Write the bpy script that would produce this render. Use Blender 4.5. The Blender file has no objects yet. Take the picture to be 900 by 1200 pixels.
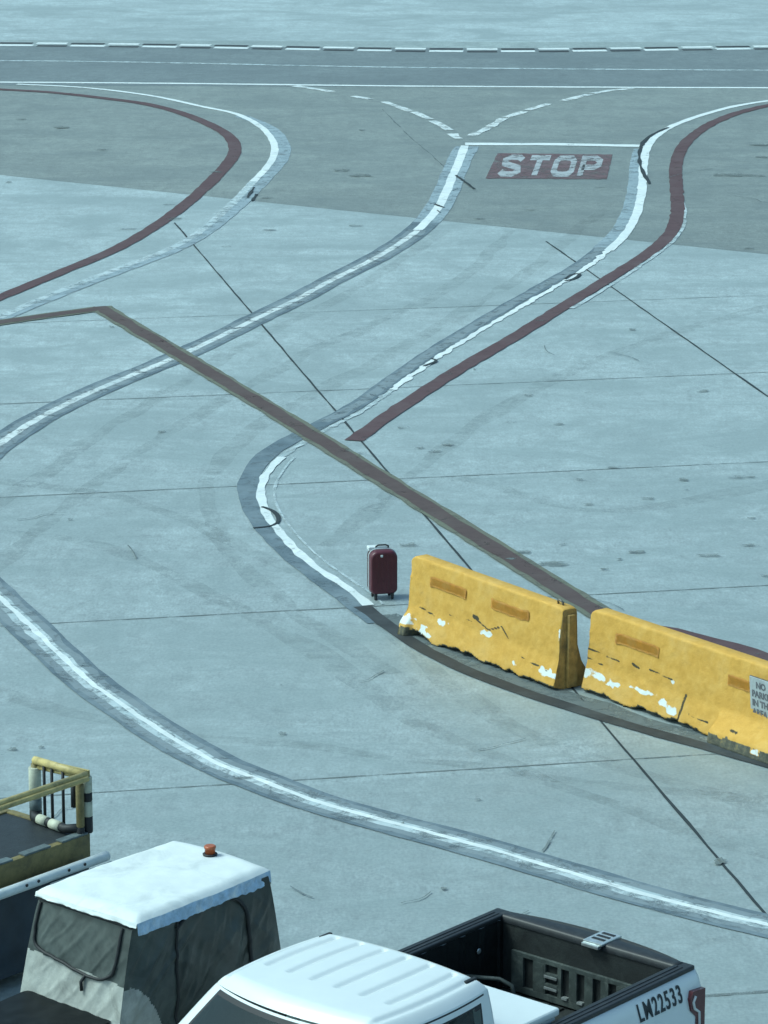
import bpy, bmesh, math, random
from mathutils import Vector, Matrix, noise
random.seed(7)
sc = bpy.context.scene
sc.cycles.transparent_max_bounces = 48
COL = sc.collection
R = math.radians

# ------------------------------------------------------------------ camera survey
F = 4160.0; PITCH = math.atan(1044 / 4160.0); CAMH = 10.6
def G(px, py, z=0.0):
    """surveyed photo point -> point of the ground plane"""
    dx = (px - 450) / F; dy = (py - 600) / F
    d = (dx, math.cos(PITCH) - dy * math.sin(PITCH), -math.sin(PITCH) - dy * math.cos(PITCH))
    t = (z - CAMH) / d[2]
    return Vector((d[0] * t, d[1] * t, z))

# ------------------------------------------------------------------ materials
def new_mat(name):
    m = bpy.data.materials.new(name); m.use_nodes = True
    nt = m.node_tree; b = nt.nodes['Principled BSDF']
    return m, nt, b
def N(nt, typ, **kw):
    n = nt.nodes.new(typ)
    for k, v in kw.items():
        if k in n.inputs: n.inputs[k].default_value = v
        else: setattr(n, k, v)
    return n
def coords(nt, scale=(1, 1, 1), rot=(0, 0, 0), kind='Object'):
    tc = N(nt, 'ShaderNodeTexCoord'); mp = N(nt, 'ShaderNodeMapping')
    mp.inputs['Scale'].default_value = scale; mp.inputs['Rotation'].default_value = rot
    nt.links.new(tc.outputs[kind], mp.inputs['Vector']); return mp.outputs['Vector']
def nz(nt, vec, scale, detail=4, rough=.55, dist=0):
    n = N(nt, 'ShaderNodeTexNoise'); n.inputs['Scale'].default_value = scale
    n.inputs['Detail'].default_value = detail; n.inputs['Roughness'].default_value = rough
    n.inputs['Distortion'].default_value = dist
    nt.links.new(vec, n.inputs['Vector']); return n.outputs['Fac']
def ramp(nt, fac, stops):
    r = N(nt, 'ShaderNodeValToRGB'); el = r.color_ramp.elements
    while len(el) < len(stops): el.new(.5)
    for e, (p, c) in zip(el, stops):
        e.position = p; e.color = (c, c, c, 1) if isinstance(c, (int, float)) else tuple(c) + (1,)
    nt.links.new(fac, r.inputs['Fac']); return r.outputs['Color']
def mix(nt, a, b, fac, mode='MIX'):
    m = N(nt, 'ShaderNodeMix', data_type='RGBA', blend_type=mode)
    for s, v in ((6, a), (7, b)):
        if isinstance(v, tuple): m.inputs[s].default_value = v + (1,) if len(v) == 3 else v
        else: nt.links.new(v, m.inputs[s])
    if isinstance(fac, (int, float)): m.inputs[0].default_value = fac
    else: nt.links.new(fac, m.inputs[0])
    return m.outputs[2]
def bump(nt, b, h, strength, dist=.01):
    n = N(nt, 'ShaderNodeBump'); n.inputs['Strength'].default_value = strength; n.inputs['Distance'].default_value = dist
    nt.links.new(h, n.inputs['Height']); nt.links.new(n.outputs['Normal'], b.inputs['Normal'])

def simple(name, col, rough=.6, var=.12, scale=8, metal=0, bmp=0, bscale=60, dirt=None, dirt_amt=.5, spec=.5):
    m, nt, b = new_mat(name); v = coords(nt)
    f = nz(nt, v, scale, 6, .65)
    lo = tuple(c * (1 - var) for c in col); hi = tuple(min(1, c * (1 + var)) for c in col)
    c = ramp(nt, f, [(.3, lo), (.7, hi)])
    if dirt:
        d = ramp(nt, nz(nt, v, scale * .6, 8, .7, .6), [(.5, 0), (.72, dirt_amt)])
        c = mix(nt, c, dirt, d)
    nt.links.new(c, b.inputs['Base Color'])
    b.inputs['Roughness'].default_value = rough; b.inputs['Metallic'].default_value = metal
    b.inputs['Specular IOR Level'].default_value = spec
    if bmp: bump(nt, b, nz(nt, v, bscale, 5, .6), bmp)
    return m

def concrete(name, base, dark, grain=.10, streak=.25, seed=0.0, warm=None):
    m, nt, b = new_mat(name)
    v = coords(nt)
    fine = nz(nt, v, 5.5, 8, .75, .3)
    c = ramp(nt, fine, [(.38, tuple(x * (1 - grain) for x in base)), (.62, tuple(x * (1 + grain) for x in base))])
    mid = nz(nt, coords(nt, (.8, 1.1, 1), (0, 0, R(20))), 2.2, 9, .8, .6)
    c = mix(nt, c, ramp(nt, mid, [(.38, .87), (.5, 1.0), (.62, 1.08)]), 1.0, 'MULTIPLY')
    swirl = nz(nt, coords(nt, (1, .30, 1), (0, 0, R(14))), 1.9, 8, .78, 1.3)
    c = mix(nt, c, ramp(nt, swirl, [(.36, .88), (.5, 1.0), (.64, 1.08)]), 1.0, 'MULTIPLY')
    crease = nz(nt, coords(nt, (1, .32, 1), (0, 0, R(-25))), 4.5, 6, .8, 1.6)
    c = mix(nt, c, ramp(nt, crease, [(.30, .86), (.42, 1.0)]), 1.0, 'MULTIPLY')
    c = mix(nt, c, ramp(nt, nz(nt, coords(nt, (1, .28, 1)), 40, 2, .5), [(.34, .90), (.5, 1.0), (.66, 1.09)]), 1.0, 'MULTIPLY')
    c = mix(nt, c, ramp(nt, nz(nt, coords(nt, (1, .30, 1), (0, 0, R(9))), 13, 5, .7, .8), [(.34, .89), (.5, 1.0), (.66, 1.08)]), 1.0, 'MULTIPLY')
    # faint ragged hairline crazing
    hc = ramp(nt, nz(nt, coords(nt, (.5, .32, 1), (0, 0, R(-20))), 2.6, 5, .65, 1.0), [(.485, 1.0), (.50, .84), (.515, 1.0)])
    hm = ramp(nt, nz(nt, coords(nt, (.4, .3, 1)), 1.3, 2, .5), [(.52, 0), (.66, .8)])
    c = mix(nt, c, mix(nt, (1., 1., 1.), hc, hm), 1.0, 'MULTIPLY')
    # every cast slab took a slightly different tone; light falloff painted in by row
    def slab(axis, size, o):
        d_ = N(nt, 'ShaderNodeVectorMath', operation='DOT_PRODUCT'); nt.links.new(v, d_.inputs[0]); d_.inputs[1].default_value = axis
        a_ = N(nt, 'ShaderNodeMath', operation='SUBTRACT'); nt.links.new(d_.outputs['Value'], a_.inputs[0]); a_.inputs[1].default_value = o
        q_ = N(nt, 'ShaderNodeMath', operation='DIVIDE'); nt.links.new(a_.outputs[0], q_.inputs[0]); q_.inputs[1].default_value = size
        f_ = N(nt, 'ShaderNodeMath', operation='FLOOR'); nt.links.new(q_.outputs[0], f_.inputs[0]); return f_.outputs[0]
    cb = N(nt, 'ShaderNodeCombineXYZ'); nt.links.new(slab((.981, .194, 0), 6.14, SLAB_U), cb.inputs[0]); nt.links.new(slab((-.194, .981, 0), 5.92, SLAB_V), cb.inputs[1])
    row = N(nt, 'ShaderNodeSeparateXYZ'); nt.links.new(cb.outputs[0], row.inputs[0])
    mr = N(nt, 'ShaderNodeMapRange'); nt.links.new(row.outputs[1], mr.inputs[0]); mr.inputs[1].default_value = -4; mr.inputs[2].default_value = 4; mr.inputs[3].default_value = .84; mr.inputs[4].default_value = 1.15  # rows brighten with distance: light falloff painted into the slab colour
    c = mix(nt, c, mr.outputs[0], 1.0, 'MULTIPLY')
    wn = N(nt, 'ShaderNodeTexWhiteNoise'); nt.links.new(cb.outputs[0], wn.inputs['Vector'])
    c = mix(nt, c, ramp(nt, wn.outputs['Value'], [(0, .93), (1, 1.05)]), 1.0, 'MULTIPLY')
    # broad brushed blotches, long in the finishing direction
    v2 = coords(nt, (.28, .5, 1), (0, 0, R(-11)))
    bl = ramp(nt, nz(nt, v2, 1.1, 9, .68, .9), [(.40, 1), (.58, 0)])
    fac = N(nt, 'ShaderNodeMath', operation='MULTIPLY'); nt.links.new(bl, fac.inputs[0]); fac.inputs[1].default_value = streak
    c = mix(nt, c, dark, fac.outputs[0])
    # tyre scrubs
    v3 = coords(nt, (.35, 2.6, 1), (0, 0, R(8)))
    s = ramp(nt, nz(nt, v3, 1.6, 7, .72, 1.2), [(.53, 0), (.70, streak * 1.2)])
    c = mix(nt, c, dark, s)
    v5 = coords(nt, (1.6, .5, 1), (0, 0, R(30)))
    s = ramp(nt, nz(nt, v5, 1.3, 7, .72, 1.2), [(.56, 0), (.76, streak * .9)])
    c = mix(nt, c, dark, s)
    # small speckled pits and spots
    sp = ramp(nt, nz(nt, v, 2.3, 4, .6, .4), [(.68, 0), (.78, .35)])
    c = mix(nt, c, tuple(x * .62 for x in dark), sp)
    v4 = coords(nt, (1, 1, 1), (0, 0, R(0)))
    sc2 = ramp(nt, nz(nt, v4, 28, 3, .6), [(.36, .91), (.5, 1.0), (.66, 1.08)])
    c = mix(nt, c, sc2, 1.0, 'MULTIPLY')
    nt.links.new(c, b.inputs['Base Color'])
    b.inputs['Roughness'].default_value = .5; b.inputs['Specular IOR Level'].default_value = .85
    bump(nt, b, fine, .35, .012)
    return m

def paint(name, col, worn=.45, under=None, scale=9, rough=.7, edge=.5, amax=1, soft=.04):
    """marking paint, worn through to whatever is below it"""
    m, nt, b = new_mat(name); v = coords(nt)
    f = nz(nt, v, scale, 8, .75, .4)
    c = ramp(nt, f, [(.3, tuple(x * .82 for x in col)), (.68, tuple(min(1, x * 1.1) for x in col))])
    g = nz(nt, v, 1.1, 5, .7)
    if under: c = mix(nt, c, under, ramp(nt, g, [(.45, 0), (.65, .55)]))
    nt.links.new(c, b.inputs['Base Color']); b.inputs['Roughness'].default_value = rough
    b.inputs['Specular IOR Level'].default_value = .3
    a = ramp(nt, nz(nt, v, 3.2, 9, .8, .5), [(worn - .10, edge), (worn + soft, amax)])
    tr = N(nt, 'ShaderNodeBsdfTransparent'); mx = N(nt, 'ShaderNodeMixShader')
    out = nt.nodes['Material Output']
    nt.links.new(a, mx.inputs[0]); nt.links.new(tr.outputs[0], mx.inputs[1]); nt.links.new(b.outputs[0], mx.inputs[2])
    nt.links.new(mx.outputs[0], out.inputs['Surface'])
    return m

_j = G(548, 663); SLAB_U = _j.x * .981 + _j.y * .194
_j = G(450, 562); SLAB_V = _j.y * .981
M = {}
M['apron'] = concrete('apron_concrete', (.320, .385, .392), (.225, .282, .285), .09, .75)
M['far'] = concrete('far_concrete', (.31, .365, .36), (.22, .27, .265), .08, .3)
M['weathered'] = concrete('weathered_concrete', (.178, .205, .190), (.120, .146, .142), .12, .5)
M['asphalt'] = concrete('road_asphalt', (.128, .155, .156), (.100, .124, .128), .12, .5)
M['roadfar'] = concrete('road_edge_concrete', (.24, .29, .285), (.16, .2, .2), .08, .3)
M['joint'] = paint('joint_sealant', (.16, .195, .20), .47, None, 5, .8, .15)
M['joint_dark'] = paint('dark_joint_sealant', (.030, .042, .048), .36, None, 5, .8, .55)
M['white'] = paint('white_line_paint', (.60, .66, .66), .47, (.34, .42, .45), 7, .6, .12)
M['white_new'] = paint('fresh_white_line_paint', (.66, .72, .72), .40, (.50, .57, .58), 7, .6, .3)
M['white_old'] = paint('old_white_line_paint', (.46, .54, .56), .50, (.30, .40, .43), 7, .6, .2)
M['border'] = paint('removed_line_scar', (.110, .155, .185), .44, (.22, .28, .31), 5, .75, .35)
M['border_blue'] = paint('pale_blue_line_scar', (.27, .35, .39), .46, (.19, .24, .27), 5, .75, .3)
M['maroon'] = paint('maroon_line_paint', (.092, .052, .056), .40, (.12, .085, .088), 5, .7, .4)
M['olive'] = paint('olive_yellow_line_edge', (.135, .142, .112), .44, (.14, .16, .11), 6, .7, .45)
M['black_line'] = paint('black_band_paint', (.036, .042, .046), .34, (.085, .10, .105), 5, .7, .5)
M['border2'] = paint('faded_line_scar', (.185, .235, .260), .46, (.22, .27, .29), 5, .75, .3)
M['scuff_shade'] = paint('scuff_and_shade', (.125, .155, .16), .48, (.10, .125, .13), 4, .75, .2)
M['track'] = paint('tyre_track', (.13, .16, .16), .50, None, 4, .7, .0, .17, .14)
M['stop_red'] = paint('red_panel_paint', (.145, .092, .10), .50, (.155, .135, .14), 4, .7, .4)
M['stop_white'] = paint('stop_letter_paint', (.37, .41, .43), .49, (.26, .28, .31), 3, .7, .2)
M['stain'] = paint('oil_stain', (.15, .18, .175), .50, None, 4, .6, .05, .9, .10)

# ------------------------------------------------------------------ mesh helpers
class MB:
    def __init__(s): s.bm = bmesh.new()
    def box(s, x0, x1, y0, y1, z0, z1, bev=0, seg=2, mi=0, rot=None):
        ret = bmesh.ops.create_cube(s.bm, size=1)
        vs = ret['verts']
        bmesh.ops.scale(s.bm, vec=(x1 - x0, y1 - y0, z1 - z0), verts=vs)
        c = Vector(((x0 + x1) / 2, (y0 + y1) / 2, (z0 + z1) / 2))
        fs = list({f for v in vs for f in v.link_faces})
        for f in fs: f.material_index = mi
        if bev:
            es = list({e for v in vs for e in v.link_edges})
            r = bmesh.ops.bevel(s.bm, geom=es, offset=bev, segments=seg, profile=.6, affect='EDGES')
            vs = list({v for f in r['faces'] for v in f.verts} | {v for v in vs if v.is_valid})
        if rot is not None: bmesh.ops.rotate(s.bm, cent=(0, 0, 0), matrix=rot, verts=vs)
        bmesh.ops.translate(s.bm, vec=c, verts=vs)
        return s
    def tube(s, pts, r, n=10, closed=False, mi=0, caps=True):
        pts = [Vector(p) for p in pts]; rings = []
        m = len(pts)
        up = None
        for i, p in enumerate(pts):
            if closed: t = pts[(i + 1) % m] - pts[i - 1]
            else: t = pts[min(i + 1, m - 1)] - pts[max(i - 1, 0)]
            t.normalize()
            if up is None:
                a = Vector((0, 0, 1)) if abs(t.z) < .9 else Vector((1, 0, 0))
                up = (a - t * a.dot(t)).normalized()
            else: up = (up - t * up.dot(t)).normalized()
            w = t.cross(up)
            rr = r[i] if isinstance(r, (list, tuple)) else r
            rings.append([s.bm.verts.new(p + up * (math.cos(k * 2 * math.pi / n) * rr) + w * (math.sin(k * 2 * math.pi / n) * rr)) for k in range(n)])
        L = m if closed else m - 1
        for i in range(L):
            a, b = rings[i], rings[(i + 1) % m]
            for k in range(n):
                f = s.bm.faces.new((a[k], a[(k + 1) % n], b[(k + 1) % n], b[k])); f.material_index = mi; f.smooth = True
        if not closed and caps:
            s.bm.faces.new(rings[0][::-1]).material_index = mi; s.bm.faces.new(rings[-1]).material_index = mi
        return s
    def lathe(s, prof, c, axis='z', n=28, mi=0):
        c = Vector(c); rings = []
        for (r, h) in prof:
            ring = []
            for k in range(n):
                a = 2 * math.pi * k / n
                p = (r * math.cos(a), r * math.sin(a), h)
                if axis == 'y': p = (p[0], p[2], p[1])
                if axis == 'x': p = (p[2], p[0], p[1])
                ring.append(s.bm.verts.new(c + Vector(p)))
            rings.append(ring)
        for a, b in zip(rings, rings[1:]):
            for k in range(n):
                f = s.bm.faces.new((a[k], a[(k + 1) % n], b[(k + 1) % n], b[k])); f.smooth = True; f.material_index = mi
        s.bm.faces.new(rings[0][::-1]).material_index = mi; s.bm.faces.new(rings[-1]).material_index = mi
        return s
    def grid(s, fn, nu, nv, mi=0, smooth=True, keep=None, umin=0., umax=1.):
        V = [[s.bm.verts.new(fn(umin + (umax - umin) * i / nu, j / nv)) for j in range(nv + 1)] for i in range(nu + 1)]
        for i in range(nu):
            for j in range(nv):
                if keep and not keep(umin + (umax - umin) * (i + .5) / nu, (j + .5) / nv): continue
                f = s.bm.faces.new((V[i][j], V[i + 1][j], V[i + 1][j + 1], V[i][j + 1])); f.smooth = smooth; f.material_index = mi
        return V
    def prism(s, poly, axis, a, b, mi=0, smooth=False):
        """poly of 2D points extruded along axis"""
        def P(u, v, w):
            return {'x': (w, u, v), 'y': (u, w, v), 'z': (u, v, w)}[axis]
        A = [s.bm.verts.new(P(u, v, a)) for u, v in poly]; B = [s.bm.verts.new(P(u, v, b)) for u, v in poly]
        n = len(poly)
        for k in range(n):
            f = s.bm.faces.new((A[k], A[(k + 1) % n], B[(k + 1) % n], B[k])); f.material_index = mi; f.smooth = smooth
        s.bm.faces.new(A[::-1]).material_index = mi; s.bm.faces.new(B).material_index = mi
        return s
    def build(s, name, mats, parent=None, clean=True):
        if clean:
            loose = [v for v in s.bm.verts if not v.link_faces]
            if loose: bmesh.ops.delete(s.bm, geom=loose, context='VERTS')
            bmesh.ops.recalc_face_normals(s.bm, faces=s.bm.faces)
        me = bpy.data.meshes.new(name); s.bm.to_mesh(me); s.bm.free()
        o = bpy.data.objects.new(name, me); COL.objects.link(o)
        if not isinstance(mats, (list, tuple)): mats = [mats]
        for m in mats: me.materials.append(m)
        if parent: o.parent = parent
        return o
def empty(name, label, cat, loc, rz=0, group=None):
    o = bpy.data.objects.new(name, None); COL.objects.link(o); o.empty_display_size = .3
    o.location = loc; o.rotation_euler = (0, 0, rz); o['label'] = label; o['category'] = cat
    if group: o['group'] = group
    return o
def struct(o): o['kind'] = 'structure'; return o
def text_mesh(name, s, size, mat, parent, matrix, extrude=.001, bold=0., sx=1., spacing=1.):
    cu = bpy.data.curves.new(name, 'FONT'); cu.body = s; cu.size = size; cu.extrude = extrude; cu.offset = bold
    cu.space_character = spacing; cu.align_x = 'LEFT'
    t = bpy.data.objects.new('tmp', cu); COL.objects.link(t)
    dg = bpy.context.evaluated_depsgraph_get(); dg.update()
    me = bpy.data.meshes.new_from_object(t.evaluated_get(dg)); bpy.data.objects.remove(t)
    me.transform(Matrix.Scale(sx, 4, (1, 0, 0))); me.transform(matrix)
    me.materials.clear(); me.materials.append(mat); me.name = name
    o = bpy.data.objects.new(name, me); COL.objects.link(o); o.parent = parent
    return o

# ------------------------------------------------------------------ ground
ZS = .55
def sheet(name, pts, z, m):
    z *= ZS
    b = MB(); b.bm.faces.new([b.bm.verts.new((p[0], p[1], z)) for p in pts]); return struct(b.build(name, m))
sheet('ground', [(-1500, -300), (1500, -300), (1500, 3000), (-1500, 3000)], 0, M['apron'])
def ext(p, q, xa, xb):   # line through p,q evaluated at two x
    f = lambda x: p.y + (q.y - p.y) * (x - p.x) / (q.x - p.x)
    return (xa, f(xa)), (xb, f(xb))
b0, b1 = ext(G(0, 205), G(900, 298), -60, 60)
b0, b1 = ext(G(0, 205), G(900, 298), -60, 60)
kx = b0[0] + (84.2 - b0[1]) * (b1[0] - b0[0]) / (b1[1] - b0[1])        # where the pour meets the road
bl = (-60, b0[1]) if b0[1] < 84.2 else (kx, 84.2)
sheet('ground_weathered', [bl, b1, (60, 84.4), (bl[0], 84.4)], .004, M['weathered'])
r0, r1 = ext(G(0, 100), G(900, 104), -60, 60); t0, t1 = ext(G(0, 54), G(900, 58), -60, 60)
sheet('road', [r0, r1, t1, t0], .008, M['asphalt'])
s0, s1 = ext(G(0, 47), G(900, 50), -60, 60)
sheet('road_shoulder', [(t0[0], t0[1] + .02), (t1[0], t1[1] + .02), s1, s0], .006, M['roadfar'])

# ------------------------------------------------------------------ ribbons
def smooth(pts, step=.25):
    P = [Vector(p) for p in pts]
    if len(P) == 2: ctrl = P
    out = []
    n = len(P)
    for i in range(n - 1):
        p0 = P[max(i - 1, 0)]; p1 = P[i]; p2 = P[i + 1]; p3 = P[min(i + 2, n - 1)]
        L = (p2 - p1).length; k = max(2, int(L / step))
        for j in range(k):
            t = j / k
            out.append(.5 * ((2 * p1) + (-p0 + p2) * t + (2 * p0 - 5 * p1 + 4 * p2 - p3) * t * t + (-p0 + 3 * p1 - 3 * p2 + p3) * t ** 3))
    out.append(P[-1]); return out
LAYER = [0]
def ribbon_geo(b, pts, w, z, off=0., jit=.02, step=.25, fj=2.2, taper=0):
    LAYER[0] += 1; z += .000018 * LAYER[0]
    Q = smooth(pts, step); prev = None; n = len(Q)
    # running average keeps the painted curve flowing
    for _ in range(3 if n > 12 else 0): Q = [Q[0]] + [(Q[i - 1] + Q[i] * 2 + Q[i + 1]) / 4 for i in range(1, n - 1)] + [Q[-1]]
    for i, p in enumerate(Q):
        t = (Q[min(i + 1, n - 1)] - Q[max(i - 1, 0)]); t.z = 0; t.normalize(); nn = Vector((-t.y, t.x, 0))
        a = w / 2 + jit * noise.noise(Vector((p.x * fj, p.y * fj, z * 50 + 1))) * 2
        c = w / 2 + jit * noise.noise(Vector((p.x * fj, p.y * fj, z * 50 + 9))) * 2
        if taper: 
            k = min(1, min(i, n - 1 - i) / (n * taper) + .15); a *= k; c *= k
        zz = z * ZS; l = b.bm.verts.new((p.x + nn.x * (off + a), p.y + nn.y * (off + a), zz)); r = b.bm.verts.new((p.x + nn.x * (off - c), p.y + nn.y * (off - c), zz))
        if prev: b.bm.faces.new((prev[0], prev[1], r, l))
        prev = (l, r)
def carry_on(pix):
    # lines that leave the photo run on over the apron
    P = [G(*p) for p in pix]
    def far(a, b_, px): 
        d_ = (b_ - a).normalized(); return [b_ + d_ * 6, b_ + d_ * 14, b_ + d_ * 26] if (px[0] < -15 or px[0] > 920) else []
    return far(P[1], P[0], pix[0])[::-1] + P + far(P[-2], P[-1], pix[-1])
def ribbon(name, pix, w, z, m, off=0., jit=.02, step=.25, fj=2.2, taper=0):
    b = MB(); ribbon_geo(b, carry_on(pix), w, z, off, jit, step, fj, taper); return struct(b.build(name, m))
def ribbons(name, list_, w, z, m, **k):
    b = MB()
    for pix in list_: ribbon_geo(b, [G(*p) for p in pix], w, z, **k)
    return struct(b.build(name, m))

# joints between the six metre slabs
u = Vector((.981, .194, 0)); v = Vector((.194, -.981, 0))          # lateral, towards the terminal
J1 = G(548, 663)
def jl(p, d, a, c_, w, z, m, nm='ground_joint'):
    b = MB(); ribbon_geo(b, [p + d * a, p + d * c_], w, z, jit=.006, step=.4, fj=3); struct(b.build(nm, m))
jl(J1, v, -24.6, 12.5, .030, .010, M['joint_dark'])
jl(J1, v, 12.4, 34, .04, .010, M['joint_dark'])
jl(G(640, 283), v, 0, 30, .032, .010, M['joint_dark'])
jl(J1 - u * 6.14, v, -14, 34, .03, .010, M['joint'])
for yy in (455, 562, 710, 908):   # cross joints measured at x=450
    p = G(450, yy); p = Vector((0, p.y, 0)); jl(p, u, -26, 26, .024, .0085, M['joint'])
jl(G(860, 1165), u, -20, 6, .05, .0085, M['joint'])
for k in range(1, 2):
    p = Vector((0, G(450, 455).y + 5.95 * k, 0)); jl(p, u, -26, 26, .02, .0075, M['joint'])
ribbon('ground_joint', [(448, 128), (480, 160), (545, 215), (556, 222)], .025, .010, M['joint'])

# service road lines
ribbon('road_line', [(-40, 96.4), (200, 98), (450, 101), (700, 102.5), (940, 103.5)], .22, .016, M['white_new'], step=.6)
ribbon('road_line', [(-40, 71), (150, 73), (300, 76), (450, 79), (700, 81.5), (940, 83)], .20, .016, M['white_old'], step=.6)
xs = []; top = []; bot = []
def yedge(x): return 50.3 + 6.3 * math.exp(-((x - 560) / 330.0) ** 2) + .0022 * x
x = -41
while x < 940:
    top.append([(x + 84 * .0 + 84, yedge(x + 84)), (x + 84 + 36, yedge(x + 120))]); bot.append([(x + 40, yedge(x + 40) + 2.6), (x + 80, yedge(x + 80) + 2.6)]); x += 84
ribbons('road_edge_dashes', top, .34, .016, M['white_new'], jit=.0)
ribbons('road_edge_dashes', bot, .34, .016, M['white_new'], jit=.0)
ribbons('road_edge_dark_dashes', [[(q[0][0] + .5, q[0][1] + 3.0), (q[1][0] - .5, q[1][1] + 3.0)] for q in top] + [[(q[0][0] + .5, q[0][1] - 2.6), (q[1][0] - .5, q[1][1] - 2.6)] for q in bot], .30, .015, M['black_line'], jit=0)

# turning lane lines
ribbon('maroon_line', [(-120, 99), (0, 105), (60, 108.5), (110, 114), (165, 121), (210, 132), (245, 146), (266, 158), (275, 170), (273, 184), (260, 200), (238, 222), (211, 245), (175, 270), (130, 295), (70, 320), (0, 349), (-60, 372)], .27, .018, M['maroon'], jit=.012)
W2 = [(20, 99), (100, 103), (180, 113), (240, 126), (275, 133), (303, 147), (318, 162), (322, 178), (314, 195), (297, 213), (277, 234), (255, 255), (230, 275), (200, 292), (150, 311), (100, 330), (50, 350), (0, 372), (-50, 392)]
ribbon('lane_line', W2[:11], .15, .016, M['white_new'], jit=.01)
ribbon('lane_line', W2[9:], .16, .016, M['white_old'], jit=.02, fj=4)
ribbon('lane_line_scar', [(282, 136), (312, 148), (328, 162), (332, 178), (324, 195), (306, 214), (285, 235), (260, 257), (233, 277), (202, 294), (152, 313), (102, 332), (52, 352), (0, 374), (-50, 394)], .30, .012, M['border_blue'], jit=.012)
L3 = [(545, 171), (540, 185), (531, 205), (521, 230), (509, 250), (490, 270), (462, 290), (430, 308), (390, 328), (350, 350), (300, 374), (250, 399), (190, 426), (140, 446), (90, 468), (45, 491), (0, 520), (-40, 552)]
ribbon('lane_line_scar', [(548, 172)] + L3[1:], .50, .012, M['border'], jit=.012)
ribbon('lane_line_scar_inner', L3[5:], .34, .013, M['border2'], jit=.02, fj=4)
ribbon('lane_line_pale_scar', [(548, 172)] + L3[1:5] + [(500, 261)], .50, .013, M['border_blue'], jit=.012)
ribbon('lane_line', L3[:6] , .17, .016, M['white_new'], jit=.01)
ribbon('lane_line', L3[5:], .125, .016, M['white'], jit=.012, fj=4)
R4 = [(940, 114), (900, 118.5), (860, 125), (820, 136), (790, 147), (770, 159), (758, 174), (754, 195), (752, 225), (745, 253), (733, 275), (713, 294), (690, 312), (660, 331), (600, 366), (540, 402), (500, 428), (460, 457), (425, 482), (390, 500), (358, 518), (330, 536), (312, 556), (305, 577), (311, 600), (328, 624), (352, 650), (380, 672), (408, 690), (432, 710)]
ribbon('lane_line', R4[:12], .17, .016, M['white_new'], jit=.012)
ribbon('lane_line', R4[11:18], .10, .016, M['white_new'], jit=.028, step=.07, fj=5)
ribbon('lane_line', R4[17:22], .07, .016, M['white_old'], jit=.03, fj=5, step=.07)
ribbon('lane_thin_line', R4[21:], .03, .0165, M['white_old'], off=.17, jit=.008)
ribbon('lane_line', R4[21:], .11, .016, M['white_new'], jit=.014, step=.08, fj=3)
ribbon('lane_line_pale_scar', [(752, 175), (748, 195), (745, 225), (738, 250), (726, 272), (706, 291)], .34, .013, M['border_blue'], jit=.012)
ribbon('lane_line_scar', [(706, 290), (684, 308), (652, 327), (592, 361), (532, 397), (492, 422), (452, 451), (415, 477), (380, 495), (350, 511), (320, 527), (299, 547), (290, 568), (296, 596), (313, 622), (338, 648), (366, 671), (396, 693), (420, 712), (445, 730)], .27, .012, M['border'], jit=.012)
ribbon('lane_line_scar_inner', [(706, 290), (684, 308), (652, 327), (592, 361), (532, 397), (492, 422), (452, 451), (415, 477), (380, 495)], .17, .013, M['border2'], jit=.03, fj=4)
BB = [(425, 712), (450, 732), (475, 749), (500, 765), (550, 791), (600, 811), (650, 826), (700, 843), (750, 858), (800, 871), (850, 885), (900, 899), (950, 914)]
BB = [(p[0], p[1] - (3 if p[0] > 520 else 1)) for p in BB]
ribbon('lane_black_band_scuff_shade', [(p[0], p[1] - 10) for p in BB[1:]], .34, .0115, M['scuff_shade'], jit=.05)  # black scuffing and barrier shadow painted together as one grey strip
ribbon('lane_black_band', BB, .19, .014, M['black_line'], jit=.012, fj=3)
B5 = [(-60, 640), (-25, 670), (0, 694), (30, 735), (60, 771), (100, 808), (150, 843), (200, 874), (255, 904), (320, 932), (390, 955), (480, 977), (560, 998), (640, 1019), (720, 1042), (800, 1063), (900, 1088), (960, 1103)]
W5 = [(-60, 645), (-25, 678), (0, 703), (30, 731), (60, 760), (100, 797), (150, 833), (200, 866), (255, 897), (310, 918), (350, 934), (400, 950), (480, 971), (560, 993), (640, 1016), (720, 1040), (800, 1062), (900, 1086), (960, 1101)]
ribbon('lane_line_scar', W5, .50, .012, M['border'], jit=.010)
ribbon('lane_line_scar_inner', W5, .38, .013, M['border2'], jit=.02, fj=4, step=.12)
ribbon('lane_line_old', W5, .19, .015, M['white_old'], jit=.012, step=.12, fj=4)
ribbon('lane_line', W5, .065, .016, M['white_new'], off=.02, jit=.012, step=.12, fj=4)
ribbon('maroon_line', [(940, 117), (900, 124), (870, 131), (840, 142), (815, 157), (799, 174), (792, 195), (793, 225), (794, 250), (787, 272), (768, 291), (742, 309), (700, 335), (650, 366), (600, 397), (540, 432), (490, 464), (450, 491), (415, 517)], .26, .018, M['maroon'], jit=.014, fj=4)
ribbon('lane_thin_line', [(801, 238), (803, 255), (797, 274), (778, 292), (752, 311), (710, 338), (670, 362)], .07, .017, M['white_old'], jit=.02)
D = [(-60, 388), (0, 378.5), (60, 370), (119, 362)]
D2 = [(116, 360), (300, 470), (500, 594), (697, 716), (730, 734)]
M['brown'] = paint('brown_line_paint', (.085, .058, .056), .40, (.105, .085, .08), 5, .7, .4)
for pts in (D, D2):
    ribbon('diagonal_line_edge', pts, .38, .020, M['olive'], jit=.015)
    ribbon('diagonal_line', pts, .24, .024, M['brown'], jit=.018, fj=4)
ribbon('maroon_line', [(730, 734), (790, 741), (850, 758), (900, 774), (960, 795)], .34, .018, M['maroon'], jit=.03)
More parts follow.
